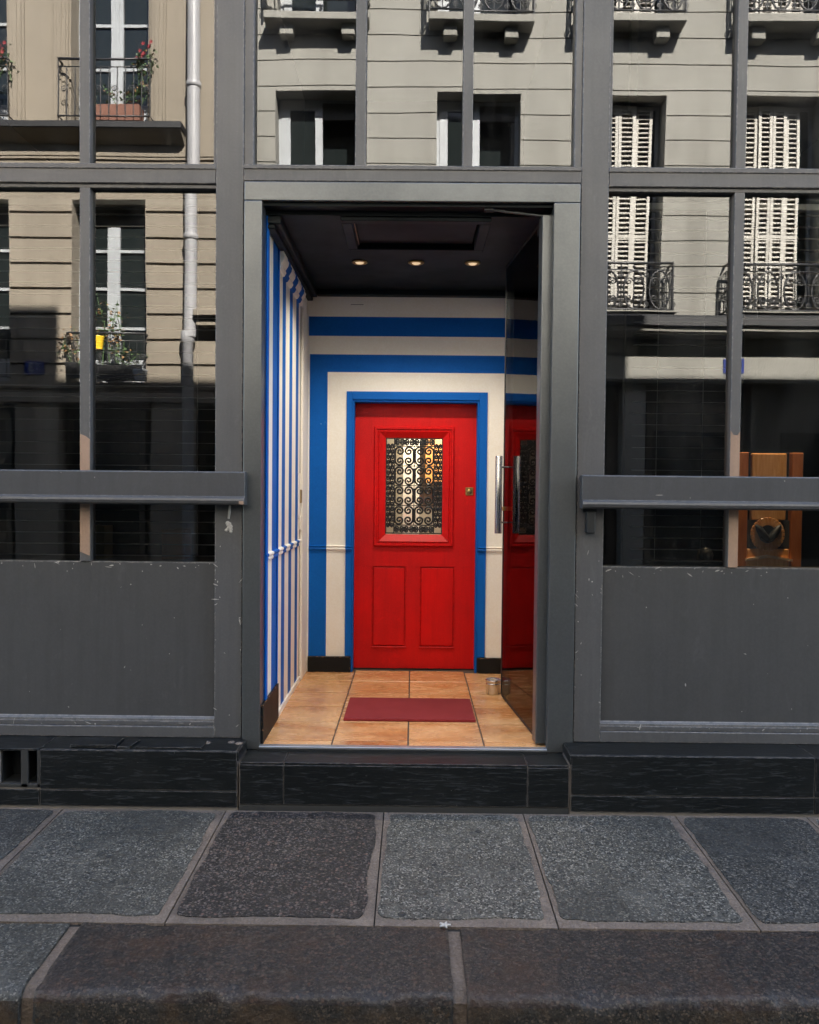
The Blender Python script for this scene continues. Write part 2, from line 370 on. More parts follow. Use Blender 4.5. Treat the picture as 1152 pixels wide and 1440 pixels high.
kerb = thing('kerb', (0, -1.4, -.2), kind='structure')
kx = [-4.0, -2.6, -1.21, .16, 1.62, 3.0, 4.4]
prof = [(-1.203, -.034), (-1.25, -.034), (-1.32, -.035), (-1.40, -.037), (-1.47, -.039), (-1.53, -.041), (-1.562, -.043), (-1.578, -.046), (-1.588, -.056), (-1.592, -.075), (-1.594, -.10), (-1.596, -.13), (-1.60, -.25)]
for i in range(len(kx)-1):
    x0, x1 = kx[i]+.022, kx[i+1]-.022; n = int((x1-x0)/.016); mb = MB(); k = len(prof)
    for a in range(n+1):
        x = x0 + (x1-x0)*a/n
        for j, (py, pz) in enumerate(prof):
            ch_ = max(0, noise.noise(Vector((x*9, 3.1, i*2.2)))-.12)*.045 + max(0, noise.noise(Vector((x*31, 1.7, i)))-.2)*.014
            ch_ *= (0, .15, .6, 1, .7, .3)[min(max(j-4, 0), 5)] if 4 <= j <= 9 else 0
            d = -ch_ + .007*noise.noise(Vector((x*4, py*4, 1.3+i))) + .005*noise.noise(Vector((x*15, py*15, pz*15+i))) + .003*noise.noise(Vector((x*40, py*40, pz*40)))
            xx = x + ((.012*noise.noise(Vector((py*25, i, 2)))) if a in (0, n) else 0)
            mb.v.append(Vector((xx, py + (ch_*.8 if j > 4 else 0) + ((d+ch_)*.9 if j > 7 else 0) + (.006*noise.noise(Vector((x*6, 7, i))) if j == 0 else 0), pz + (d if j < 9 else 0))))
    for a in range(n):
        for j in range(k-1):
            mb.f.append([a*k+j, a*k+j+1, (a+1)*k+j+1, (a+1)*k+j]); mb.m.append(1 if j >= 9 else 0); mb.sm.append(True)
    mb.f.append(list(range(k))); mb.f.append([n*k+j for j in range(k-1, -1, -1)]); mb.m += [0, 0]; mb.sm += [False, False]
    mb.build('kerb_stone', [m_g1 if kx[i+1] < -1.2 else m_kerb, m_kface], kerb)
    MB().prism([(-1.203, -.045), (-1.54, -.052), (-1.572, -.075), (-1.585, -.25), (-1.203, -.25)], 'x', kx[i+1]-.028, kx[i+1]+.028).build('joint_mortar', m_mortar, kerb)
tag(box('far_pavement', m_g3, None, -60, 60, -7.4, -5.70, -.3, -.03), kind='structure')

# ------------------------------------------------------------------ black tiled plinth and step
PX0, PX1 = -3.3, 3.3
def plinth(x0, x1, joints, label, vents=None):
    t = thing('tiled_plinth', ((x0+x1)/2, -.1, 0), label, 'plinth')
    core = MB()
    if vents:
        core.box(vents[-1][1]+.012, x1-.004, -.198, .02, -.03, .272); core.box(x0, vents[-1][1]+.012, -.198, .02, -.03, .10)
        core.box(x0, vents[0][0]-.02, -.198, .02, .10, .272); core.box(x0, vents[-1][1]+.012, -.07, .02, .10, .272)
    else: core.box(x0, x1, -.198, .02, -.03, .272)
    core.build('grout_core', m_grout, t)
    for a, b in zip(joints[:-1], joints[1:]):
        a1, b1 = a+.0025, b-.0025
        if vents and b <= vents[-1][1]+.03: pass
        else: box('tile', m_black, t, a1, b1, -.208, -.19, .090, .2795, .0015)
        box('tile', m_black, t, a1, b1, -.208, -.19, .008, .0845, .0015)
        box('tile', m_black, t, a1, b1, -.205, .015, .272, .2835, .002)
    if vents:
        for a, b in vents:
            MB().box(a-.014, b, -.085, -.08, .113, .272).box(a-.019, a-.0135, -.19, -.08, .113, .272).box(a-.0135, b, -.185, -.08, .1125, .115).build('vent_slot_back', m_dark, t)
            box('vent_bar', m_vent, t, b, b+.034, -.206, -.19, .095, .275, .002)
        box('vent_sill', m_vent, t, x0+.9, vents[-1][1]+.034, -.206, -.1, .095, .112, .002)
    return t
pl = plinth(PX0, -.838, [PX0, -2.9, -1.80, -.842], 'black wood-grain tiled plinth with two vent slots left of the step', [(-1.975, -1.892), (-1.860, -1.813)])
box('tile', m_black, pl, -.848, -.836, -.206, -.01, .235, .2795, .001)
# loosened, broken top pieces on the left plinth
for (x0, x1, dz, rz) in ((-1.66, -1.44, .010, .02), (-1.42, -1.36, .004, -.1), (-1.34, -1.02, .003, .0)):
    mb = MB().box(x0, x1, -.19, -.07, .2835+dz*.3, .290+dz); mb.xf(Matrix.Translation((x0, -.1, 0)) @ Matrix.Rotation(rz, 4, 'Z') @ Matrix.Translation((-x0, .1, 0)))
    mb.build('loose_tile_piece', m_black, pl, .001)
for x in (-1.55, -1.02, -.90, -.86, -1.5): MB().lathe([(.02, 0), (.017, .004), (.008, .007), (.001, .008)], (x, -.09+.03*random.random(), .283), 9).build('mortar_lump', m_mortar, pl)
pr = plinth(.768, PX1, [.771, 1.946, 3.0, PX1], 'black wood-grain tiled plinth right of the step')
box('tile', m_black, pr, .766, .778, -.206, -.01, .235, .2795, .001)
st = thing('tiled_step', (0, -.1, 0), 'black wood-grain tiled step under the entrance', 'step')
box('grout_core', m_grout, st, -.835, .765, -.198, .0, -.03, .218)
for a, b in ((-.832, -.617), (-.617, .562), (.562, .763)):
    box('tile', m_black, st, a+.002, b-.002, -.207, -.19, .026, .217, .0015)
    box('tile', m_black, st, a+.002, b-.002, -.203, -.012, .218, .229, .002)
box('base_strip', m_vent, st, -.832, .763, -.204, -.19, -.02, .022)
box('threshold', m_alu, st, -.772, .684, -.030, .012, .229, .252, .002)
box('threshold_seal', m_dark, st, -.772, .684, -.036, -.028, .229, .243)

# ------------------------------------------------------------------ shopfront
sf = thing('shopfront', (0, .05, .28), 'grey painted shopfront with large panes around the recessed entrance', 'shopfront')
TOP = 4.45
def post(x0, x1, z0, z1, y0=0.0, y1=.14, m=m_grey, b=.003): return box('post', m, sf, x0, x1, y0, y1, z0, z1, b)
post(-1.005, -.866, .284, TOP); post(.820, .957, .284, TOP)
post(-3.24, -3.10, .284, TOP); post(3.10, 3.24, .284, TOP)
box('post_trim', m_grey, sf, -.866, -.818, .008, .12, 3.172, TOP, .003); box('post_trim', m_grey, sf, .784, .820, .008, .12, 3.172, TOP, .003)
box('post_bead', m_grey, sf, -1.021, -1.005, .02, .10, 3.174, TOP, .002); box('post_bead', m_grey, sf, .957, .973, .02, .10, 3.174, TOP, .002)
# entrance frame of satin metal
box('entrance_jamb', m_frame, sf, -.861, -.771, -.012, .10, .230, 2.990, .004, 2)
box('entrance_jamb', m_frame, sf, .684, .815, -.012, .10, .230, 2.990, .004, 2)
box('entrance_header', m_frame, sf, -.861, .815, -.012, .016, 2.9905, 3.084, .004, 2)
box('gap_filler', m_dark, sf, -.868, .822, .003, .09, 3.0855, 3.089)
# transoms
box('transom', m_grey, sf, -.866, .820, -.002, .12, 3.090, 3.170, .004)
box('transom_lip', m_grey, sf, -.866, .820, -.008, .02, 3.148, 3.169, .003)
for x0, x1 in ((-3.10, -1.005), (.957, 3.10)):
    box('transom', m_grey, sf, x0, x1, .003, .12, 3.076, 3.172, .004)
    box('transom_lip', m_grey, sf, x0, x1, -.003, .02, 3.146, 3.171, .003)
    box('transom_bead', m_grey, sf, x0, x1, .016, .11, 3.056, 3.0755, .003)
# mullions
for xa, xb in ((-1.693, -1.641), (1.590, 1.640), (-2.42, -2.368), (2.34, 2.39)):
    box('mullion', m_grey, sf, xa, xb, .012, .085, 1.176, 3.056, .002)
    box('mullion', m_grey, sf, xa, xb, .012, .085, 3.172, TOP, .002)
for xa, xb in ((-.311, -.258), (.226, .276)): box('mullion', m_grey, sf, xa, xb, .012, .085, 3.170, TOP, .002)
tag(MB().prism([(-1.6915, 1.225), (-1.6425, 1.205), (-1.6425, 1.795), (-1.667, 1.812), (-1.6915, 1.822)], 'y', .0095, .013).build('tan_patch', m_tan, sf), 'bare tan stretch of the mullion where the grey paint stops')  # thin tan facing over the lower part of the mullion
tag(MB().prism([(1.5915, 1.178), (1.6385, 1.178), (1.6385, 1.862), (1.626, 1.845), (1.606, 1.846), (1.5915, 1.868)], 'y', .0095, .013).build('tan_patch', m_tan, sf), 'bare tan stretch of the mullion where the grey paint stops')
# panes
panes = []
def pane(x0, x1, z0, z1, tilt=0, yawt=0, gm=None):
    nx, nz_ = max(3, int((x1-x0)/.075)), max(3, int((z1-z0)/.075)); mb = MB(); sd = len(panes)*3.7; c = Vector(((x0+x1)/2, .053, (z0+z1)/2)); panes.append(1)
    for side, yy in ((0, .052),):
        b0 = len(mb.v)
        for j in range(nz_+1):
            for i in range(nx+1):
                x, z = x0+(x1-x0)*i/nx, z0+(z1-z0)*j/nz_
                mb.v.append(Vector((x, yy + .00032*noise.noise(Vector((x*2.2+sd, 0, z*2.2))) + .00006*noise.noise(Vector((x*7+sd, 5, z*7))), z)))
        for j in range(nz_):
            for i in range(nx):
                q = [b0+j*(nx+1)+i, b0+j*(nx+1)+i+1, b0+(j+1)*(nx+1)+i+1, b0+(j+1)*(nx+1)+i]
                mb.f.append(q if side == 0 else q[::-1]); mb.m.append(0); mb.sm.append(True)
    mb.xf(Matrix.Translation(c) @ Matrix.Rotation(R(tilt), 4, 'X') @ Matrix.Rotation(R(yawt), 4, 'Z') @ Matrix.Translation(-c))
    return mb.build('window_pane', gm or m_pane, sf, keep=True)
pane(-1.641, -1.021, 3.172, TOP, .03, -.06); pane(-2.368, -1.693, 3.172, TOP, .03); pane(-3.10, -2.42, 3.172, TOP)
pane(-.818, -.311, 3.170, TOP, .03, -.05); pane(-.258, .226, 3.170, TOP, .02); pane(.276, .784, 3.170, TOP, -.04, .05)
pane(.973, 1.590, 3.172, TOP, -.03, -.04); pane(1.640, 2.34, 3.172, TOP, -.03); pane(2.39, 3.10, 3.172, TOP)
pane(-1.641, -1.005, 1.176, 3.056, -.02, .07); pane(-2.368, -1.693, 1.176, 3.056, -.04, -.03); pane(-3.10, -2.42, 1.176, 3.056)
pane(.957, 1.590, 1.176, 3.056, .04, .06); pane(1.640, 2.34, 1.176, 3.056, .03, 0, m_clearpane); pane(2.39, 3.10, 1.176, 3.056)
# stall risers, mouldings, ledges
for s, x0, x1 in ((-1, -3.10, -1.005), (1, .957, 3.10)):
    box('stall_riser', m_panel, sf, x0, x1, .022, .12, .372, 1.1755, .003)
    MB().prism([(.022, .388), (.008, .376), (.008, .366), (.022, .366)], 'x', x0, x1).build('riser_moulding', m_worn, sf)
    box('bottom_rail', m_grey, sf, x0, x1, .006, .12, .340, .3655, .003)
    box('bottom_rail', m_grey, sf, x0, x1, -.002, .12, .284, .3395, .003)
    e0, e1 = (x0, -.838) if s < 0 else (.832, x1)
    MB().prism([(-.074, 1.636), (-.078, 1.63), (-.078, 1.512), (-.092, 1.504), (-.096, 1.492), (-.092, 1.478), (-.080, 1.470), (-.012, 1.470), (-.012, 1.636)], 'x', e0, e1).build('ledge', m_rail, sf, .0015)
    for xb in ((-2.9, -1.35) if s < 0 else (1.35, 2.9)): box('ledge_bracket', m_rail, sf, xb, xb+.03, -.03, .06, 1.485, 1.52)
box('header_box', m_grey, sf, -3.24, 3.24, -.04, .16, TOP, 4.75, .004)
box('rusty_end', m_tan, sf, -.863, -.840, -.0965, -.085, 1.474, 1.490, .001)
box('catch', m_dark, sf, .862, .906, -.05, -.001, 1.345, 1.455, .006, 2); box('catch_plate', m_iron, sf, .850, .918, -.012, -.0005, 1.452, 1.469)
bl = MB(); bl.tube([(-.928, -.004, 1.468), (-.93, -.005, 1.43), (-.934, -.004, 1.40)], [.006, .008, .006], 6)
for i in range(16):
    a = random.random()*6.28; q = random.random()*.022; px, pz = -.934+q*math.cos(a), 1.352+1.5*q*math.sin(a)
    rr = .006+.008*random.random(); j0 = len(bl.v); bl.lathe([(rr, 0), (rr*.8, .003), (rr*.3, .005)], (0, 0, 0), 8); bl.xf(Matrix.Translation((px, -.0005, pz)) @ Matrix.Rotation(R(90), 4, 'X'), j0)
tag(bl.build('filler_drip', m_white_blob, sf), 'splash of dried white filler on the left post')
# scratches and knocks in the paint: shallow flakes of bare filler
for i in range(120):
    s = random.choice((-1, 1)); q = random.random(); sm_ = 1
    if q < .30: x, z, yy = (random.choice((random.gauss(-1.0, .006), random.gauss(-.873, .004), random.uniform(-.99, -.88))) if s < 0 else random.choice((random.gauss(.826, .004), random.gauss(.95, .006), random.uniform(.83, .94)))), random.choice((random.uniform(.3, 1.3), random.gauss(1.05, .08))), -.0006
    elif q < .62: x, z, yy = (random.uniform(-2.1, -1.02) if s < 0 else random.uniform(.97, 2.1)), 1.172-abs(random.gauss(0, .022)), .0214
    elif q < .80: x, z, yy = (random.uniform(-2.1, -1.02) if s < 0 else random.uniform(.97, 2.1)), random.uniform(.345, .362), .0054
    elif q < .92: x, z, yy, sm_ = (random.uniform(-2.1, -1.05) if s < 0 else random.uniform(1.0, 2.1)), random.uniform(.42, 1.12), .0214, .6
    else: x, z, yy = (random.uniform(-2.0, -.86) if s < 0 else random.uniform(.86, 2.0)), random.uniform(1.515, 1.63), -.0786
    x = min(max(x, -2.4), 2.4)
    if yy < 0 and yy > -.01: x = min(max(x, -1.001), -.870) if s < 0 else min(max(x, .824), .953)
    L, Wd, a = sm_*random.choice((random.uniform(.004, .012), random.uniform(.004, .012), random.uniform(.012, .04))), random.uniform(.001, .0034), random.uniform(-1.2, 1.8)
    ca, sa = math.cos(a), math.sin(a); n = 5; up = []; dn = []
    for k in range(n+1):
        t = k/n; ww = Wd*math.sin(math.pi*min(max(t, .08), .92))*random.uniform(.6, 1.3); cx, cz = x+ca*L*(t-.5), z+sa*L*(t-.5)
        up.append((cx-sa*ww, cz+ca*ww)); dn.append((cx+sa*ww, cz-ca*ww))
    MB().prism(up+dn[::-1], 'y', yy, yy+.002).build('paint_chip', m_white_blob, sf)

# ------------------------------------------------------------------ entrance recess
FZ = .25; XL, XR, YB, CZ = -.771, .722, 1.70, 2.955
fl = thing('entrance_floor', (0, .85, .25), kind='structure')
box('grout_bed', m_fgrout, fl, XL-.02, XR+.02, .0, 1.86, .20, .2455)
tx = [-.80, -.41, -.018, .372, .762]; ty = [.012, .092, .425, .757, 1.088, 1.42, 1.75]
for i in range(4):
    for j in range(6):
        x0, x1 = max(tx[i], XL+.004), min(tx[i+1], XR); jy0, jy1 = ty[j], min(ty[j+1], 1.70 if i in (0, 3) else 1.79)
        box('floor_tile', m_ftile, fl, x0+.004, x1-.004, jy0+.004, jy1-.004, .235, .2495+random.uniform(-.0006, .0006), .0015)

# left wall: vertical painted stripes
def striped_side(xw, sgn, label, YS):
    t = thing('striped_wall', (xw, .85, FZ), label, 'wall')
    xb = xw - sgn*.06
    mb = MB(); B, W_ = 0, 1
    for a, b, c in YS: mb.face([(xw, a, FZ), (xw, b, FZ), (xw, b, CZ), (xw, a, CZ)], c)
    mb.box(min(xb, xw-sgn*.002), max(xb, xw-sgn*.002), .10, YB+.1, FZ, CZ+.05, 1)
    mb.build('painted_face', [m_blue, m_cream], t)
    # dado rail and cornice moulding, painted through with the same stripes
    def strip(prof, y0, name):
        ob = MB()
        for a, b, c in YS:
            a = max(a, y0)
            if a >= b or b > 1.39: continue
            ob.prism([(xw + sgn*p, z) for p, z in prof], 'y', a+.0004, b-.0004, c)
        ob.build(name, [m_blue, m_cream], t)
    strip([(0, 1.172), (.008, 1.175), (.011, 1.184), (.009, 1.194), (.015, 1.203), (.014, 1.212), (0, 1.217)], .02, 'dado_rail')
    strip([(0, 2.778), (.010, 2.782), (.021, 2.80), (.016, 2.815), (.032, 2.84), (.036, 2.86), (.028, 2.868), (.028, 2.895), (0, 2.895)], .49, 'cornice_moulding')
    box('skirting', m_skirt, t, min(xw, xw+sgn*.014), max(xw, xw+sgn*.014), .012, .49, FZ, .45, .002)
    box('skirting_trim', m_cream, t, min(xw, xw+sgn*.012), max(xw, xw+sgn*.012), .492, 1.39, FZ, .285, .002)
    return t
YS = [(-.01, .16, 0), (.16, .315, 1), (.315, .49, 0), (.49, .64, 1), (.64, .76, 0), (.76, .91, 1), (.91, 1.03, 0), (1.03, 1.185, 1), (1.185, 1.30, 0), (1.30, 1.388, 1), (1.402, YB, 1)]
lw = striped_side(XL, 1, 'blue and cream striped wall on the left of the recess', [(max(a, .10) if a < .1 else a, b, c) for a, b, c in YS])
box('edge_bead', m_blue, lw, XL, XL+.012, .10, .145, FZ+.2, CZ, .005, 2)
box('stripe_bead', m_blue, lw, XL, XL+.008, .47, .49, .45, 2.9, .003)
box('door_gap', m_shadowgap, lw, XL-.001, XL+.0012, 1.389, 1.401, FZ, 2.78)
box('side_casing', m_cream, lw, XL, XL+.016, 1.42, YB-.001, FZ, 2.78, .004, 2)
for z in (1.28, 1.46): box('hinge', m_brass if z > 1.4 else m_cream, lw, XL+.001, XL+.014, 1.37, 1.418, z, z+.09, .003)
box('lock_plate', m_cream, lw, XL, XL+.006, 1.30, 1.385, 1.36, 1.66, .002)
YR = [(a, b, c) for a, b, c in YS]
rw = striped_side(XR, -1, 'blue and cream striped wall behind the open glass door', [(max(a, .10) if a < .1 else a, b, c) for a, b, c in YR])

# back wall with bands running round the door
bw = thing('striped_wall', (0, YB, FZ), 'back wall with blue and cream bands running round the red door', 'wall')
DX0, DX1, DZ = -.440, .458, 2.190
xs = [XL, -.747, -.620, -.484, DX0, DX1, .516, .652, XR]; zs = [FZ, DZ, 2.250, 2.386, 2.511, 2.641, 2.777, CZ]
def bandcol(x, z):
    if z > 2.777: return 1
    if z > 2.641: return 0
    if z > 2.511: return 1
    if x < -.747: return 1
    if z > 2.386: return 0
    if x < -.620 or x > .652: return 0
    if z > 2.250: return 1
    if x < -.484 or x > .516: return 1
    return 0
mb = MB()
for i in range(len(xs)-1):
    for j in range(len(zs)-1):
        xm, zm = (xs[i]+xs[i+1])/2, (zs[j]+zs[j+1])/2
        if DX0 < xm < DX1 and zm < DZ: continue
        mb.face([(xs[i], YB, zs[j]), (xs[i+1], YB, zs[j]), (xs[i+1], YB, zs[j+1]), (xs[i], YB, zs[j+1])], bandcol(xm, zm))
mb.build('painted_face', [m_blue, m_cream], bw)
MB().box(XL-.1, DX0, YB+.004, 1.98, FZ-.05, CZ+.1).box(DX1, XR+.1, YB+.004, 1.98, FZ-.05, CZ+.1).box(DX0, DX1, YB+.004, 1.98, DZ, CZ+.1).build('wall_core', m_blue, bw)
MB().box(-.484, DX0-.001, YB-.014, YB-.0005, FZ+.115, 2.250).box(DX1+.001, .516, YB-.014, YB-.0005, FZ+.115, 2.250).box(DX0-.001, DX1+.001, YB-.014, YB-.0005, DZ+.003, 2.250).build('door_casing', m_blue, bw, .003, 2)
MB().box(DX0-.0008, DX0+.012, YB-.004, 1.80, FZ, DZ).box(DX1-.012, DX1+.0008, YB-.004, 1.80, FZ, DZ).box(DX0+.012, DX1-.012, YB-.004, 1.80, DZ-.012, DZ).build('door_stop', m_blue, bw, .002)
for x0, x1, c in ((-.747, -.620, m_blue), (-.620, -.484, m_cream), (-.484, DX0, m_blue), (DX1, .516, m_blue), (.516, .652, m_cream), (.652, XR, m_blue)):
    o_ = .016 if c is m_blue and (x0 == -.484 or x0 == DX1) else 0
    MB().prism([(YB-o_, 1.118), (YB-o_-.010, 1.122), (YB-o_-.014, 1.132), (YB-o_-.008, 1.142), (YB-o_-.016, 1.150), (YB-o_, 1.156)], 'x', x0+.0004, x1-.0004).build('dado_rail', c, bw)
box('skirting', m_skirt, bw, -.747, DX0-.002, YB-.022, YB-.001, FZ, .362, .003); box('skirting', m_skirt, bw, DX1+.002, XR, YB-.022, YB-.001, FZ, .362, .003)
box('corner_trim', m_cream, bw, XL+.001, -.748, YB-.012, YB-.0005, FZ, 2.64, .003)
box('hairline_crack', m_shadowgap, bw, -.46, -.37, YB-.0012, YB-.0002, 2.861, 2.864)

# ceiling
ce = thing('entrance_ceiling', (0, .85, CZ), kind='structure')
MB().box(XL-.05, -.33, .10, YB+.1, CZ, CZ+.06).box(.33, XR+.05, .10, YB+.1, CZ, CZ+.06).box(-.33, .33, .62, YB+.1, CZ, CZ+.06).box(-.33, .33, .10, .16, CZ, CZ+.06).build('ceiling_board', m_ceil, ce)
box('ceiling_edge', m_ceil, ce, XL, .684, .0165, .0995, CZ+.02, 3.084)
for a in ((XL+.004, XL+.075, .10, YB), ):
    MB().box(a[0], a[1], .10, YB-.002, CZ-.045, CZ-.0005).box(a[0], a[0]+.04, .10, YB-.002, CZ-.07, CZ-.0455).build('ceiling_moulding', m_ceil, ce, .006, 2)
MB().box(XR-.075, XR-.004, .10, YB-.002, CZ-.045, CZ-.0005).box(XR-.044, XR-.004, .10, YB-.002, CZ-.07, CZ-.0455).build('ceiling_moulding', m_ceil, ce, .006, 2)
MB().box(XL+.076, XR-.076, YB-.07, YB-.002, CZ-.04, CZ-.0005).build('ceiling_moulding', m_ceil, ce, .006, 2)
MB().box(-.39, .385, .11, .16, CZ-.022, CZ-.0005).box(-.39, .385, .615, .67, CZ-.022, CZ-.0005).box(-.39, -.335, .16, .615, CZ-.022, CZ-.0005).box(.33, .385, .16, .615, CZ-.022, CZ-.0005).build('hatch_frame', m_ceil, ce, .004)
box('hatch_panel', m_ceil, ce, -.325, .322, .165, .610, CZ+.012, CZ+.03, .003)
box('hatch_cord', m_tan, ce, -.330, -.325, .20, .58, CZ-.004, CZ-.0006)
for x, lb in ((-.347, 'leftmost recessed ceiling spotlight'), (0, 'middle recessed ceiling spotlight'), (.347, 'rightmost recessed ceiling spotlight')):
    dl = thing('downlight', (x, .94, CZ), lb + ' of the three over the entrance', 'spotlight', 'recessed spotlights over the entrance')
    MB().lathe([(.030, -.001), (.046, -.001), (.050, -.006), (.044, -.011), (.030, -.010), (.0295, -.002)], (x, .94, CZ), 24).build('ring', m_brass, dl)
    ls = bpy.data.lights.new('downlight_beam', 'SPOT'); ls.energy = 2.1; ls.color = (1, .90, .75); ls.spot_size = R(130); ls.spot_blend = .9; ls.shadow_soft_size = .02
    lo_ = bpy.data.objects.new('downlight_beam', ls); col.objects.link(lo_); lo_.parent = dl; lo_.location = (0, 0, -.03)
    MB().lathe([(.001, -.016), (.018, -.014), (.027, -.008), (.0275, -.0015)], (x, .94, CZ), 20).build('bulb', m_bulb, dl)
cl = thing('door_closer', (.6, .03, CZ), 'grey door closer arm under the entrance header', 'door closer')
MB().tube([(.37, .045, 2.972), (.655, .075, 2.95)],   .007, 8).build('arm', m_frame, cl); box('bracket', m_dark, cl, .34, .39, .03, .062, 2.962, 2.988, .003)

# ------------------------------------------------------------------ red door
RY = 1.80
rd = thing('red_door', (0, RY, FZ), 'red panelled wooden door with an iron-grilled window', 'door')
gx0, gx1, gz0, gz1 = -.206, .207, 1.238, 1.934
X0, X1, Z0, Z1 = DX0+.005, DX1-.005, .258, DZ-.014
MB().box(X0, gx0-.02, RY, RY+.045, 1.0, Z1).box(gx1+.02, X1, RY, RY+.045, 1.0, Z1).box(X0, -.296, RY, RY+.045, Z0, 1.0).box(.299, X1, RY, RY+.045, Z0, 1.0).box(gx0-.02, gx1+.02, RY, RY+.045, gz1+.02, Z1).box(gx0-.02, gx1+.02, RY, RY+.045, 1.0, gz0-.02).box(-.052, .05, RY, RY+.045, .416, 1.0).box(-.296, .299, RY, RY+.045, Z0, .416).box(-.296, -.052, RY+.014, RY+.04, .416, 1.0).box(.05, .299, RY+.014, RY+.04, .416, 1.0).build('leaf', m_red, rd)
def mframe(name, x0, x1, z0, z1, w_, prof, mat, parent, y):
    # mitred frame: prof = [(offset inward 0..1, height out of the door)]
    mb = MB(); n = len(prof)
    def ringpts(o, h): return [(x0+o*w_, y-h, z0+o*w_), (x1-o*w_, y-h, z0+o*w_), (x1-o*w_, y-h, z1-o*w_), (x0+o*w_, y-h, z1-o*w_)]
    rs = [ringpts(o, h) for o, h in prof]
    for a, b in zip(rs[:-1], rs[1:]):
        for i in range(4): j = (i+1) % 4; mb.face([a[i], a[j], b[j], b[i]])
    return mb.build(name, mat, parent)
mframe('window_moulding', -.290, .287, 1.146, 2.012, .088, [(0, -.002), (0, .014), (.08, .022), (.20, .022), (.26, .012), (.34, .012), (.42, .020), (.98, -.008), (1.0, -.03)], m_red, rd, RY)
for a, b in ((-.296, -.053), (.050, .299)):
    box('panel', m_red, rd, a+.007, b-.007, RY+.003, RY+.0139, .424, .990, .003)
    for q in (a, b): box('panel_bead', m_red, rd, q-.005, q+.002, RY-.003, RY-.0002, .418, .998, .001)
    box('panel_lip', m_red, rd, a-.004, b+.006, RY-.012, RY-.0005, .408, .417, .002)
MB().box(DX0, X0+.02, RY+.046, 1.979, FZ, DZ).box(X1-.02, DX1, RY+.046, 1.979, FZ, DZ).box(X0+.02, X1-.02, RY+.046, 1.979, DZ-.04, DZ).build('rebate', m_dark, rd)
box('weather_strip', m_dark, rd, DX0+.001, DX1-.001, RY+.002, RY+.05, .2505, .2575)
MB().box(.372, .428, RY-.005, RY-.0005, 1.52, 1.578).build('lock_plate', m_brass, rd, .002)
MB().lathe([(.018, 0), (.017, .006), (.010, .009), (.004, .009)], (0, 0, 0), 16).xf(Matrix.Translation((.4, RY-.0045, 1.549)) @ Matrix.Rotation(R(90), 4, 'X')).build('lock_cylinder', m_brass, rd)
box('grille_glass', glass('old door glass', 1.5, .0015, (.95, .95, .9), 5), rd, gx0-.018, gx1+.018, RY+.022, RY+.026, gz0-.018, gz1+.018)
gr = MB()
yg = RY+.010
for x in (gx0+.004, gx1-.004, gx0+.062, gx1-.062): gr.box(x-.004, x+.004, yg-.005, yg+.005, gz0, gz1)
for z in (gz0+.004, gz1-.004, gz0+.062, gz1-.062): gr.box(gx0, gx1, yg-.0048, yg+.0048, z-.004, z+.004)
gr.box(-.003, .003, yg-.004, yg+.004, gz0+.062, gz1-.062)
for k in (1, 2, 3): z = gz0+.062+(gz1-gz0-.124)*k/4; gr.box(gx0+.062, gx1-.062, yg-.0035, yg+.0035, z-.003, z+.003)
grille = gr.build('grille', m_iron, rd)
def spiral(c, r, a0, turns, d, n=22): return [(c[0]+r*(1-.88*i/n)*math.cos(a0+d*turns*6.283*i/n), c[1]+r*(1-.88*i/n)*math.sin(a0+d*turns*6.283*i/n)) for i in range(n+1)]
def cscroll(hh, r, tr):     # C scroll along z, opening to +x, centred at the origin
    top = spiral((r, hh-r), r, math.pi, 1.55, -1); bot = spiral((r, -hh+r), r, math.pi, 1.55, 1)
    pts = bot[::-1] + top
    mb = MB(); mb.tube([(p[0], 0, p[1]) for p in pts], tr, 5); return mb
big = cscroll(.068, .034, .0076).build('scroll', m_iron, grille, org=(0, 0, 0))
small = cscroll(.036, .0185, .0068).build('scroll', m_iron, grille, org=(0, 0, 0))
def putscroll(src, x, z, mir, rot, used=[set()]):
    if src.name not in used[0]: o = src; used[0].add(src.name); place(o, (x, yg, z), grille)
    else: o = dup(src, (x, yg, z), grille, 'scroll')
    o.scale = (mir, 1, 1); o.rotation_euler = (0, rot, 0)
zc0, zstep = gz0+.062, (gz1-gz0-.124)/4
for k in range(4):
    z = zc0+zstep*(k+.5)
    for s in (-1, 1):
        putscroll(big, s*.006, z, s, 0)
        putscroll(big, s*.139, z, -s, 0)
for k in range(8):
    z = gz0+.045+(gz1-gz0-.09)*(k+.5)/8
    for x in (gx0+.033, gx1-.033):
        for s in (-1, 1): putscroll(small, x+s*.002, z, s*.68, 0)
for k in range(4):
    x = gx0+.066+(gx1-gx0-.132)*(k+.5)/4
    for z in (gz0+.033, gz1-.033):
        for s in (-1, 1): putscroll(small, x, z+s*.002, .68, math.pi/2*s)
# hallway seen through the grille
hall = thing('hallway', (0, 2.6, .2), 'small hallway behind the red door, seen through its grille', 'hallway')
MB().box(-1.2, 1.2, 3.6, 3.7, .1, 3.0).box(-1.3, -1.2, 1.99, 3.7, .1, 3.0).box(1.2, 1.3, 1.99, 3.7, .1, 3.0).box(-1.3, 1.3, 1.99, 3.7, 3.0, 3.1).build('wall', plain('hall wall', (.42, .38, .32), .8), hall)
box('floor', m_roomf, hall, -1.2, 1.2, 1.99, 3.6, .1, .2)
box('cream_panel', m_cream, hall, -.10, .045, 3.0, 3.05, .2, 2.5, .004); box('wooden_panel', m_orange, hall, .10, .5, 3.3, 3.34, 1.62, 2.1, .004)
pd = thing('pendant_lamp', (.30, 2.75, 2.25), 'warm pendant lamp behind the door grille', 'lamp')
MB().lathe([(.06, 0), (.075, .02), (.06, .08), (.02, .12), (.008, .13)], (.30, 2.75, 2.25), 20).build('shade', m_lamp, pd)
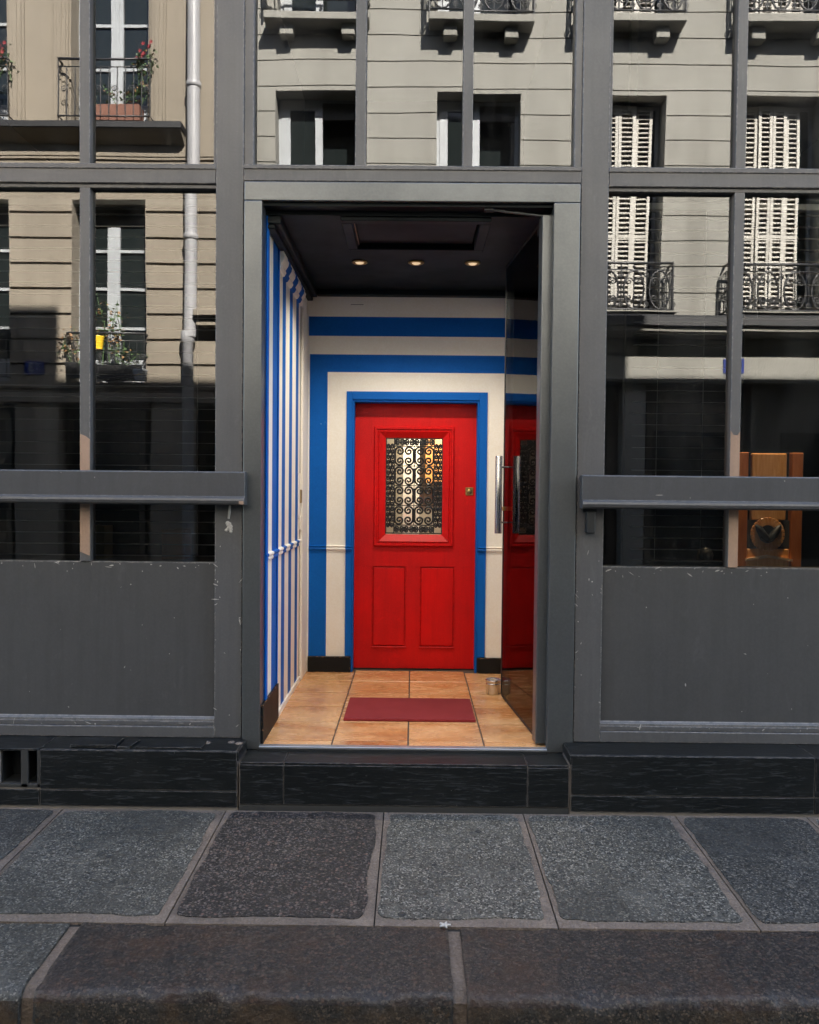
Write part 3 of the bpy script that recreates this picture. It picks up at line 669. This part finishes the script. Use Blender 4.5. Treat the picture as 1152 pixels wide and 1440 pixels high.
MB().tube([(.30, 2.75, 2.37), (.30, 2.75, 3.0)], .004, 6).build('cord', m_dark, pd)
pl_ = bpy.data.lights.new('pendant_light', 'POINT'); pl_.energy = 4.0; pl_.color = (1, .86, .66); pl_.shadow_soft_size = .07
plo = bpy.data.objects.new('pendant_light', pl_); col.objects.link(plo); plo.parent = pd; plo.location = (0, -.14, -.05)

# ------------------------------------------------------------------ open glass door
gd = thing('glass_door', (.664, .06, .26), 'open frameless glass door with steel bar handles, hinged on the right jamb', 'door')
ang = math.atan2(-(0.664-.572), .96)         # opened almost square to the facade
T = Matrix.Translation((.664, .06, 0)) @ Matrix.Rotation(math.radians(90) - ang*1.0, 4, 'Z')   # local +x runs along the leaf
def gpart(mb, name, m, bev=0): mb.xf(T); return mb.build(name, m, gd, bev, 2)
gpart(MB().box(-.03, .045, -.038, .034, .262, 2.945), 'hinge_stile', m_frame, .006)
gpart(MB().box(.0455, .965, -.006, .006, .272, 2.94), 'glass_pane', m_doorglass)
gpart(MB().box(.9655, .985, -.009, .009, .268, 2.94), 'edge_strip', m_dark, .002)
gpart(MB().box(.0455, .965, -.008, .008, .258, .2715), 'bottom_seal', m_dark)
gpart(MB().box(.0455, .985, -.012, .012, 2.9405, 2.952), 'top_rail', m_dark)
for s in (-1, 1):
    hb = MB().lathe([(.0205, 1.292), (.022, 1.294), (.022, 1.766), (.0205, 1.768)], (.86, s*.062, 0), 20)
    hb.xf(T); h = hb.build('handle', m_steel, gd)
    for z in (1.36, 1.70):
        q = MB().tube([(.86, s*.006, z), (.86, s*.05, z)], .0055, 10); q.xf(T); q.build('handle_post', m_frame, h)
gpart(MB().box(.950, .990, -.016, .016, 1.43, 1.455), 'lock', m_brass, .003)

# small things in the entrance
mat_ = MB(); n = 26
mat_.box(-.385, .360, .445, .918, .2505, .266)
tag(mat_.build('doormat', m_mat, None, .004, 2), 'red coir doormat on the tiles before the red door', 'doormat')
tin = thing('tin_canister', (.524, 1.10, .25), 'small round steel canister on the tiles beside the glass door', 'canister')
c = (.522, 1.115, .25)
MB().lathe([(.042, 0), (.046, .003), (.046, .062), (.0475, .064), (.0475, .068), (.0455, .070)], c, 28).build('body', m_steel, tin)
MB().lathe([(.0455, .0705), (.048, .072), (.048, .084), (.050, .086), (.050, .092), (.046, .094), (.042, .090), (.001, .090)], c, 28).build('lid', m_steel, tin)

# ------------------------------------------------------------------ shop interior
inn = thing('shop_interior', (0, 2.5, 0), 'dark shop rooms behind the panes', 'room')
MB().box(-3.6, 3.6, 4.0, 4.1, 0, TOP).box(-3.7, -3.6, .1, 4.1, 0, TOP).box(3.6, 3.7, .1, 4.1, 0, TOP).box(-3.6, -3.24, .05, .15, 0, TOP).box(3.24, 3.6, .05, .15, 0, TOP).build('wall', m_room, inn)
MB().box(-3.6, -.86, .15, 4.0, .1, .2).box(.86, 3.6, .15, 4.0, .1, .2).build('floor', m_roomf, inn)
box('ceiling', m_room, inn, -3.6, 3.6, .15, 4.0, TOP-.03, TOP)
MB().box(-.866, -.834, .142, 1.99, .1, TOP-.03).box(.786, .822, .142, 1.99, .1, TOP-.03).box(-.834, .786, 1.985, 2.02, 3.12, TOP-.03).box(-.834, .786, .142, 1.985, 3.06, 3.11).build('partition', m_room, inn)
# slatted blinds
def blind(x0, x1, z0, z1, label):
    t = thing('window_blind', ((x0+x1)/2, .11, z1), label, 'blind', 'slatted blinds behind the panes')
    xm = (x0+x1)/2; src = None; z = z0
    while z < z1:
        if src is None:
            mb = MB().box(x0, x1, -.015, .015, -.0007, .0007); mb.xf(Matrix.Rotation(R(4), 4, 'X')); mb.xf(Matrix.Translation((0, .115, z)))
            src = mb.build('slat', m_slat, t, org=(xm, .115, z))
        else: dup(src, (xm, .115, z), t, 'slat')
        z += .0585
    box('headrail', m_slat, t, x0, x1, .095, .135, z1, z1+.03)
    for xx in (x0+.12, x1-.12): MB().tube([(xx, .10, z0), (xx, .10, z1)], .0012, 5).build('ladder_cord', m_slat, t)
blind(-2.36, -1.0, 1.20, 3.0, 'wide slatted blind behind the panes left of the entrance')
blind(1.125, 1.60, 1.20, 3.0, 'narrow slatted blind behind the right-hand pane nearest the entrance')
blind(1.63, 2.34, 2.45, 3.0, 'raised slatted blind above the carved cabinet behind the right pane')
box('inner_post', m_room, inn, 1.086, 1.122, .12, .16, .2, TOP-.03)
ch = thing('carved_cabinet', (2.06, .66, .2), 'carved orange wooden cabinet with a wreath panel behind the right pane', 'cabinet')
box('stile', m_brown, ch, 1.865, 1.925, .60, .66, .2, 1.79, .004); box('stile', m_brown, ch, 2.175, 2.24, .60, .66, .2, 1.79, .004)
box('back', m_dark, ch, 1.925, 2.175, .64, .66, .2, 1.79)
box('upper_panel', m_orange, ch, 1.948, 2.148, .605, .6395, 1.40, 1.785, .006)
box('dark_panel', plain('slate grey panel', (.06, .06, .058), .6), ch, 1.927, 2.173, .615, .6395, 1.235, 1.398)
wr = MB()
for i in range(26):
    a = 6.283*i/26; s0 = len(wr.v); wr.box(.052, .098, -.012, .0, -.0095, .0095); wr.xf(Matrix.Translation((2.045, .615, 1.318)) @ Matrix.Rotation(a, 4, 'Y'), s0)
wr.build('wreath', m_orange, ch, .002)
bo = MB()
for s in (-1, 1): bo.tube([(2.045, .60, 1.288), (2.045+s*.03, .597, 1.312), (2.045+s*.055, .596, 1.352), (2.045+s*.072, .60, 1.372)], [.016, .024, .02, .006], 8)
bo.build('bow', m_dark, ch)
box('lower_panel', m_orange, ch, 1.927, 2.173, .61, .6395, .2, 1.233, .004)
MB().prism([(1.915, 1.162), (2.045, 1.184), (2.185, 1.162), (2.185, 1.176), (2.045, 1.200), (1.915, 1.176)], 'y', .590, .6095).build('chevron', plain('pale wood moulding', (.62, .42, .26), .5), ch)
idl = thing('downlight', (2.0, .30, TOP-.03), 'recessed ceiling spotlight inside the shop over the carved cabinet', 'spotlight')  # unseen fitting, added so that the cabinet gets more light
MB().lathe([(.030, -.001), (.046, -.001), (.050, -.006), (.044, -.011), (.030, -.010), (.0295, -.002)], (2.0, .30, TOP-.03), 24).build('ring', m_brass, idl)
ils = bpy.data.lights.new('cabinet_beam', 'SPOT'); ils.energy = 22; ils.color = (1, .74, .46); ils.spot_size = R(26); ils.spot_blend = .6; ils.shadow_soft_size = .03
ilo = bpy.data.objects.new('cabinet_beam', ils); col.objects.link(ilo); ilo.parent = idl; ilo.location = (0, 0, -.02); ilo.rotation_euler = Vector((.05, .31, -2.9)).to_track_quat('-Z', 'Y').to_euler()
# dim things on the sill inside
fs = thing('finial_stand', (1.65, .5, .2), 'black stand with a round finial behind the right pane', 'stand')
MB().lathe([(.10, 0), (.10, .02), (.02, .05), (.016, .9), (.024, .92), (.016, .94)], (1.65, .5, .2), 16).build('pole', m_dark, fs); MB().lathe([(.012, -.045), (.034, -.03), (.045, 0), (.034, .03), (.01, .046)], (1.65, .5, 1.20), 18).build('finial', m_iron, fs)
tb = thing('display_table', (-1.6, .9, .2), 'dark low display table behind the left panes', 'table')
box('top', m_roomf, tb, -2.3, -1.1, .65, 1.15, 1.09, 1.12, .004)
for x in (-2.27, -1.15):
    for y in (.68, 1.10): box('leg', m_roomf, tb, x-.02, x+.02, y-.02, y+.02, .2, 1.09)
tag(box('carton', plain('cream card', (.30, .25, .15), .8), None, -1.96, -1.86, .78, .92, 1.1205, 1.32, .002), 'tall cream carton behind the left panes', 'carton')
tag(box('carton', plain('brown card', (.30, .13, .05), .8), None, -1.52, -1.38, .80, .95, 1.1205, 1.30, .002), 'reddish brown carton behind the left panes', 'carton')

# ------------------------------------------------------------------ the building above the shop
ub = thing('shop_building', (0, 5, 4.75), 'stone upper storeys above the grey shopfront', 'building')
box('wall', m_stone, ub, -14, 14, .06, 10, 4.75, 9.95); box('wall', m_stone, ub, -14, -3.24, .03, 10, -.3, 4.75); box('wall', m_stone, ub, 3.24, 14, .03, 10, -.3, 4.75)
box('wall', m_stone, ub, -3.24, 3.24, 4.1, 10, -.3, 4.75); box('soffit', m_stone, ub, -3.24, 3.24, .17, 4.1, TOP+.01, 4.75)
box('cornice', m_stone, ub, -14, 14, -.06, .3, 9.75, 10.0, .02)
MB().prism([(.3, 10.0), (2.6, 11.2), (7.4, 11.2), (9.7, 10.0)], 'x', -14, 14).build('roof', m_zinc, ub)
box('chimney', m_stone, ub, -5.4, -2.05, .12, .75, 9.9, 11.15); box('chimney', m_stone, ub, 4.6, 5.72, .12, .75, 9.9, 10.65)
for x in (-9, -5, -1.7, 1.6, 4.9, 8.5):
    f = box('window', m_wpaint, ub, x-.55, x+.55, .035, .075, 5.8, 8.2); box('pane', m_oglass, f, x-.47, x-.03, .028, .034, 5.9, 8.1); box('pane', m_oglass, f, x+.03, x+.47, .028, .034, 5.9, 8.1)

# ------------------------------------------------------------------ buildings across the street (mirrored in the panes)
YF = -7.0
def subtract(x0, x1, cuts):
    segs = [(x0, x1)]
    for a, b in cuts:
        ns = []
        for s, e in segs:
            if b <= s or a >= e: ns.append((s, e)); continue
            if a > s: ns.append((s, a))
            if b < e: ns.append((b, e))
        segs = ns
    return segs
def wallboxes(mb, x0, x1, z0, z1, ops, y0, y1):
    zz = sorted({z0, z1, *[z for o in ops for z in o[2:4] if z0 < z < z1]})
    for a, b in zip(zz[:-1], zz[1:]):
        for s, e in subtract(x0, x1, [(o[0], o[1]) for o in ops if o[2] < (a+b)/2 < o[3]]): mb.box(s, e, y0, y1, a, b)
def facade(parent, x0, x1, z0, z1, ops, zjs, mat, gap, proud):
    mb = MB(); wallboxes(mb, x0, x1, z0, z1, ops, YF-.34, YF-proud); mb.build('wall', m_joint, parent)
    zjs = [z0] + [z for z in zjs if z0 < z < z1] + [z1]
    for a, b in zip(zjs[:-1], zjs[1:]):
        mb = MB(); wallboxes(mb, x0, x1, a+gap/2, b-gap/2, ops, YF-proud, YF)
        if mb.v: mb.build('stone_course', mat, parent)
    # reveals in the wall's own stone
    for (a, b, c, d) in ops:
        rv = MB().box(a, a+.004, YF-.34, YF-.001, c, d).box(b-.004, b, YF-.34, YF-.001, c, d).box(a, b, YF-.34, YF-.001, d-.004, d); rv.build('reveal', mat, parent)

bm_ = thing('apartment_building', (4.5, -9.5, 0), 'grey stone apartment building across the street with shuttered windows and iron balconies', 'building')
WX = [(-1.94, -.80), (.25, 1.42), (2.28, 3.35), (4.40, 5.50), (6.55, 7.65), (8.7, 9.8)]
ops = [(a, b, 3.95, 6.95) for a, b in WX] + [(a, b, 8.02, 10.9) for a, b in WX]
zj = [3.93 + .342*i for i in range(0, 30)]
facade(bm_, -2.52, 11, 3.40, 12.2, ops, [3.78]+zj, m_stone, .016, .03)
box('mass', m_stone, bm_, -2.52, 11, -16, YF-.9, -.3, 12.2); box('roof', m_zinc, bm_, -2.6, 11.1, -16.1, YF+.3, 12.2, 12.5)
MB().prism([(YF, 3.64), (YF+.30, 3.66), (YF+.36, 3.68), (YF+.37, 3.74), (YF, 3.74)], 'x', -2.52, 11).build('cornice', m_stone, bm_)
MB().prism([(YF, 3.742), (YF+.40, 3.742), (YF+.41, 3.75), (YF+.41, 3.86), (YF+.36, 3.90), (YF, 3.94)], 'x', -2.52, 11).build('flashing', m_lead, bm_)
MB().prism([(YF+.02, 3.02), (YF+.12, 3.03), (YF+.14, 3.07), (YF+.06, 3.09), (YF+.06, 3.399), (YF+.02, 3.399)], 'x', -2.52, 11).build('frieze', m_stone, bm_)
# ground floor in shade: pilasters and dark shop glazing
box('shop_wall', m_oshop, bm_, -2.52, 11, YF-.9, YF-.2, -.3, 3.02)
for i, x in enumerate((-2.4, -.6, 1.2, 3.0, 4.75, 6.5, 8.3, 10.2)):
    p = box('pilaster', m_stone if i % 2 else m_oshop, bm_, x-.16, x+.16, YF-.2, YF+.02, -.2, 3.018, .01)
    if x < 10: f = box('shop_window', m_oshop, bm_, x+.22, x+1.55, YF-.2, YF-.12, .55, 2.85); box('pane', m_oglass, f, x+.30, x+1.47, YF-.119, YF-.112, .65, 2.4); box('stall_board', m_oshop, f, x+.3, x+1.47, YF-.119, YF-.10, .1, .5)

def railing_mesh(wd, ht, dp):
    mb = MB(); tr = .014; h2 = wd/2
    for z, r_ in ((ht, .018), (ht-.09, .009), (.05, .013)):
        mb.tube([(-h2, 0, z), (-h2, dp, z), (h2, dp, z), (h2, 0, z)], r_, 6)
    for x in (-h2, h2): mb.tube([(x, dp, 0), (x, dp, ht)], .015, 6)
    n = max(2, round(wd/.36)); cw = wd/n; zm = (ht-.09+.05)/2; rr = (ht-.14)/2
    for i in range(n):
        cx = -h2 + cw*(i+.5)
        mb.tube([(cx+min(cw*.40, rr)*math.cos(a*.4189), dp, zm+rr*.98*math.sin(a*.4189)) for a in range(15)], tr, 5, closed=True)
        mb.tube([(cx, dp, .05), (cx, dp, ht-.09)], .009, 5)
        for s in (-1, 1):
            for q in (-1, 1):
                sp = spiral((cx+s*cw*.19, zm+q*rr*.42), cw*.16, math.pi if s > 0 else 0, 1.4, -s*q, 14)
                mb.tube([(p[0], dp, p[1]) for p in sp], .009, 5)
                mb.tube([(p[0], dp, p[1]) for p in spiral((cx+s*cw*.5, zm+q*rr*.72), cw*.11, math.pi/2*q, 1.2, s, 10)], .007, 4)
        if i: mb.tube([(-h2+cw*i, dp, .05), (-h2+cw*i, dp, ht)], .010, 5)
        mb.lathe([(.004, ht-.075), (.026, ht-.05), (.004, ht-.02)], (cx, dp, 0), 8)
    for x in (-h2, h2):
        for k in (1, 2): mb.tube([(x, dp*k/3, .05), (x, dp*k/3, ht-.09)], .008, 5)
    return mb
def open_window(a, b, z0, z1, parent, kind):
    wy = YF-.27 if kind != 'shutter' else YF-.335
    f = MB().box(a, a+.05, wy-.05, wy, z0, z1).box(b-.05, b, wy-.05, wy, z0, z1).box(a, b, wy-.05, wy, z1-.05, z1).build('window', m_wpaint, parent)
    xm = (a+b)/2
    if kind == 'open':      # left leaf closed, right leaf swung inside
        box('pane', m_oglass, f, a+.05, b-.05, wy-.30, wy-.28, z0, z1-.05)
        MB().box(a+.05, a+.16, wy-.035, wy+.012, z0, z1-.05).box(xm-.07, xm+.03, wy-.035, wy+.02, z0, z1-.05).box(a+.16, xm-.07, wy-.035, wy+.01, z1-.15, z1-.05).box(a+.16, xm-.07, wy-.03, wy+.006, z0+.9, z0+.93).box(a+.16, xm-.07, wy-.03, wy+.006, z0+1.82, z0+1.85).build('casement', m_wpaint, f)
        box('pane', m_oglass, f, a+.16, xm-.07, wy-.02, wy-.014, z0, z1-.15)
        box('blind_box', m_oshop, f, xm+.03, b-.05, wy-.05, wy-.0, z1-.26, z1-.05)
        MB().box(b-.10, b-.05, wy-.55, wy-.05, z0, z1-.26).build('casement', m_oshop, f)
    elif kind == 'french':
        box('pane', m_oglass, f, a+.05, b-.05, wy-.03, wy-.025, z0, z1-.05)
        mb = MB().box(a+.05, a+.14, wy-.04, wy+.01, z0, z1-.30).box(b-.10, b-.05, wy-.04, wy+.006, z0, z1-.30).box(xm-.085, xm+.085, wy-.04, wy+.016, z0, z1-.30).box(xm-.03, xm+.03, wy+.016, wy+.03, z0, z1-.30).box(a+.05, b-.05, wy-.04, wy+.004, z0, z0+.35)
        for k in (1, 2, 3): z = z0+.25+(z1-.3-z0-.25)*k/3.6; mb.box(a+.14, b-.1, wy-.03, wy+.004, z-.02, z+.02)
        mb.build('casement', m_wpaint, f); box('blind_box', m_oshop, f, a+.05, b-.05, wy-.04, wy+.0, z1-.28, z1-.05)
    elif kind == 'shutter':
        box('pane', m_oglass, f, a+.05, b-.05, wy-.03, wy-.025, z0, z1-.05)
    return f
def shutters(a, b, z0, z1, parent):
    y0 = YF-.26; pw = (b-a)/4
    for i in range(4):
        xa, xb = a+pw*i+.004, a+pw*(i+1)-.004; yo = (.03 if i in (1, 2) else 0)
        sh = MB().box(xa, xa+.04, y0+yo, y0+yo+.035, z0, z1).box(xb-.04, xb, y0+yo, y0+yo+.035, z0, z1)
        for z in (z0, z0+(z1-z0)*.36, z1-.07): sh.box(xa+.04, xb-.04, y0+yo, y0+yo+.034, z, z+.07)
        s = sh.build('shutter', m_shut, parent)
        lv = MB(); z = z0+.09
        while z < z1-.09:
            s0 = len(lv.v); lv.box(xa+.035, xb-.035, -.027, .027, -.005, .005); lv.xf(Matrix.Translation((0, y0+yo+.018, z)) @ Matrix.Rotation(R(-42), 4, 'X'), s0); z += .066
        tag(lv.build('louvre', m_shut, s), kind='stuff')
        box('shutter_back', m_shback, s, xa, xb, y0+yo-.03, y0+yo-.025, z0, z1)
rail_src = None
for i, (a, b) in enumerate(WX):
    for lev, (z0, z1) in enumerate(((3.95, 6.95), (8.02, 10.9))):
        k = 'shutter' if (i >= 2) else 'open'
        wf = open_window(a, b, z0, z1, bm_, k)
        if k == 'shutter':
            if i == 3: shutters(a+.08, b-.22, z0+.05, z1-.06, bm_)
            else: shutters(a+.0, b-.12, z0+.05, z1-.06, bm_)
        xm = (a+b)/2 + (.0 if lev or i < 2 else -.06)
        if lev == 1 or i >= 2:
            dp = .20 if lev else .30
            if lev: bc = MB().box(xm-.71, xm+.71, YF, YF+.275, z0-.26, z0-.155).box(xm-.55, xm+.55, YF-.3, YF+.02, z0-.155, z0-.01).build('balcony', m_stone, bm_, .01)
            else: bc = box('balcony', m_stone, bm_, xm-.72, xm+.72, YF+.0, YF+.33, z0-.008, z0+.01)
            if lev:
                for s in (-.42, .42): box('bracket', m_stone, bc, xm+s-.09, xm+s+.09, YF, YF+.18, z0-.42, z0-.261, .01)
            if rail_src is None: rail_src = railing_mesh(1.40, .66, .19).build('railing', m_iron, bc, org=(0, 0, 0)); place(rail_src, (xm, YF, z0), bc); 
            else: dup(rail_src, (xm, YF+(.05 if lev else 0), z0-(.155 if lev else 0)), bc, 'railing')
box('mosaic_plate', m_plate, bm_, 4.20, 4.46, YF+.061, YF+.07, 3.16, 3.36, .003)

bl_ = thing('apartment_building', (-6.5, -9.5, 0), 'tan banded apartment building across the street with a white drainpipe', 'building')
LX = [(-8.5, -7.46), (-6.60, -5.56), (-4.72, -3.67)]
lops = [(a, b, 3.0, 5.48) for a, b in LX] + [(a, b, 6.50, 9.2) for a, b in LX]
lz = [5.31-.3445*i for i in range(-2, 8)] + [6.45]
lz = sorted(lz)
facade(bl_, -12, -2.525, 2.85, 6.06, lops, lz, m_tanst, .035, .035)
mb = MB(); wallboxes(mb, -12, -2.525, 6.06, 12.4, lops, YF-.34, YF-.002); mb.build('upper_wall', m_tanst, bl_)
box('mass', m_tanst, bl_, -12, -2.525, -16, YF-.9, -.3, 12.4); box('roof', m_zinc, bl_, -12.1, -2.45, -16.1, YF+.3, 12.4, 12.7)
MB().prism([(YF-.002, 6.20), (YF+.10, 6.25), (YF+.18, 6.30), (YF+.22, 6.33), (YF+.22, 6.335), (YF-.002, 6.34)], 'x', -12, -3.17).build('ledge', m_tanst, bl_)
box('flashing', m_lead, bl_, -12, -3.16, YF-.002, YF+.235, 6.342, 6.42)
for a, b in LX:
    for e in (a-.24, b+.02):
        MB().box(e, e+.22, YF-.002, YF+.03, 6.43, 9.3).box(e+.03, e+.19, YF+.03, YF+.055, 6.43, 9.3).box(e+.08, e+.14, YF+.055, YF+.075, 6.43, 9.3).build('window_surround', m_tanst, bl_, .006)
    MB().box(a-.24, b+.24, YF-.001, YF+.09, 9.3, 9.5).build('lintel', m_tanst, bl_)
    open_window(a, b, 3.0, 5.48, bl_, 'french'); open_window(a, b, 6.50, 9.2, bl_, 'french')
    xm = (a+b)/2
    for z0, ht, wd in ((2.99, .66, 1.06), (6.44, .82, 1.22)):
        mb = MB(); h2 = wd/2; dp = .12 if z0 < 4 else .19
        for z, r_ in ((ht, .017), (.06, .012), (ht-.1, .008)): mb.tube([(-h2, 0, z), (-h2, dp, z), (h2, dp, z), (h2, 0, z)], r_, 6)
        n = 11
        for k in range(n+1):
            x = -h2+wd*k/n; mb.tube([(x, dp, .06), (x, dp, ht-.1 if k % n else ht)], .008, 5)
        for k in range(0, n, 2): mb.tube([(p[0], dp, p[1]) for p in spiral((-h2+wd*(k+.5)/n+.02, ht*.52), .05, 0, 1.5, 1, 12)], .007, 4)
        mb.xf(Matrix.Translation((xm, YF, z0))); mb.build('railing', m_iron, bl_)
box('string_course', m_tanst, bl_, -12, -2.525, YF-.3, YF+.05, 2.72, 2.849, .01)
for i, x in enumerate((-10.8, -9.0, -7.1, -5.2, -3.3)):
    box('pilaster', m_tanst, bl_, x-.3, x+.3, YF-.3, YF-.0, -.2, 2.718, .01)
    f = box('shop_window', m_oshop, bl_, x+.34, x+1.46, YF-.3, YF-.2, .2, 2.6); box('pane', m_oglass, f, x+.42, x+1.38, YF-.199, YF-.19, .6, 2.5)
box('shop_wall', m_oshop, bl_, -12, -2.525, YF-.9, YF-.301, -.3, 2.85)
MB().box(-2.95, -2.53, YF, YF+.26, 3.86, 3.95).box(-2.93, -2.53, YF, YF+.18, 3.74, 3.859).build('ledge', m_tanst, bl_, .01)

dp_ = thing('drainpipe', (-3.02, YF+.13, 0), 'pale grey drainpipe running down the tan building across the street', 'drainpipe')
MB().lathe([(.085, 3.6), (.085, 12.2)], (-3.02, YF+.13, 0), 16).build('pipe', m_pipe, dp_); MB().lathe([(.075, -.02), (.078, 3.52), (.098, 3.54), (.098, 3.64), (.086, 3.68)], (-3.05, YF+.12, 0), 16).build('lower_pipe', m_pipe, dp_)
for z in (4.95, 6.95, 9.0): MB().lathe([(.086, -.04), (.10, -.03), (.10, .03), (.086, .04)], (-3.02, YF+.13, z), 16).build('collar', m_pipe, dp_)

# number plate 63
np_ = thing('house_number', (-5.225, YF+.01, 3.09), 'blue enamel house number plate reading 63 across the street', 'sign')
box('plate', m_plate, np_, -5.36, -5.09, YF+.001, YF+.012, 3.09, 3.285, .004)
cu_ = bpy.data.curves.new('digits', 'FONT'); cu_.body = '63'; cu_.size = .17; cu_.align_x = 'CENTER'; cu_.align_y = 'CENTER'; cu_.extrude = .002; cu_.offset = .004
to = bpy.data.objects.new('digits_tmp', cu_); col.objects.link(to)
me = bpy.data.meshes.new_from_object(to.evaluated_get(bpy.context.evaluated_depsgraph_get())); bpy.data.objects.remove(to)
me.materials.clear(); me.materials.append(m_wpaint)
dg = bpy.data.objects.new('digits', me); col.objects.link(dg); place(dg, (-5.225, YF+.0145, 3.1875), np_); dg.rotation_euler = (R(90), 0, R(180))

# window plants across the street
def plant(x, y, z, nst, hgt, spread, label, box_, flower=None, mix=.3, pm=None):
    t = thing('window_plant', (x, y, z), label, 'plant')
    if box_: MB().prism([(-.11, .20), (-.085, 0), (.085, 0), (.11, .20)], 'x', x-box_/2, x+box_/2).xf(Matrix.Translation((0, y, z))).build('planter', pm or m_terra, t)
    st = MB(); lf = MB(); fl_ = MB(); z1 = z + (.18 if box_ else 0)
    for i in range(nst):
        bx = x + random.uniform(-.5, .5)*(box_ or .3); dx = random.uniform(-spread, spread); h = hgt*random.uniform(.5, 1); pts = []
        for k in range(7):
            u = k/6; pts.append(Vector((bx+dx*u+.04*math.sin(5*u+i), y+random.uniform(-.02, .02)+.05*u, z1+h*u)))
        st.tube(pts, [.008-.0008*k for k in range(7)], 5)
        for k in range(44):
            p = pts[random.randint(1, 5)].lerp(pts[6], random.random()*.5) + Vector((random.gauss(0, .05), random.gauss(0, .04), random.gauss(0, .04)))
            d = Vector((random.gauss(0, 1), random.gauss(0, 1), random.gauss(-.2, .6))).normalized(); s = d.cross(Vector((random.gauss(0, 1), random.gauss(0, 1), 1))).normalized(); L = random.uniform(.03, .06)
            lf.face([p, p+d*L*.5+s*L*.35, p+d*L, p+d*L*.5-s*L*.35], 1 if random.random() < mix else 0)
        if flower:
            for k in range(4):
                p = pts[-1]+Vector((random.gauss(0, .04),)*3)
                for q in range(5):
                    a = q*1.256; fl_.face([p, p+Vector((math.cos(a)*.02, .01, math.sin(a)*.02)), p+Vector((math.cos(a+.6)*.028, .004, math.sin(a+.6)*.028)), p+Vector((math.cos(a+1.2)*.02, .01, math.sin(a+1.2)*.02))])
    st.build('stem', m_leaf, t); lf.build('foliage', [m_leaf, m_leaf2], t)
    if flower: fl_.build('flower', flower, t)
    return t
plant(-4.05, YF+.06, 6.47, 5, .5, .15, 'terracotta trough of trailing ivy on the upper balcony of the tan building', .62)
plant(-3.72, YF+.10, 7.0, 4, .45, .10, 'red geraniums at the end of the upper balcony rail', 0, m_flower, .1)
plant(-5.60, YF+.10, 7.0, 4, .5, .10, 'red geraniums on the upper balcony furthest left', 0, m_flower, .1)
plant(-4.10, YF+.03, 3.02, 6, 1.0, .25, 'climbing window plant with yellowing leaves on the lower balcony', .3, None, .45, m_lead)
plant(-4.66, YF+.04, 3.05, 3, .75, .08, 'dry brown climber beside the lower window of the tan building', .15, None, .8, m_lead)
plant(-3.85, YF+.05, 3.02, 4, .35, .12, 'small bushy plant by a white pot on the lower balcony', .2, None, .15, m_lead)
yp = tag(MB().lathe([(.06, 0), (.085, .16), (.09, .17), (.08, .172), (.07, .12)], (-4.27, YF+.13, 3.43), 14).build('hanging_pot', m_yellow), 'yellow pot hung on the lower balcony railing', 'pot')
tag(MB().lathe([(.07, 0), (.10, .13), (.105, .15), (.09, .152), (.08, .1)], (-3.73, YF+.08, 3.01), 14).build('flower_pot', m_wpaint), 'white pot at the right end of the lower balcony', 'pot')
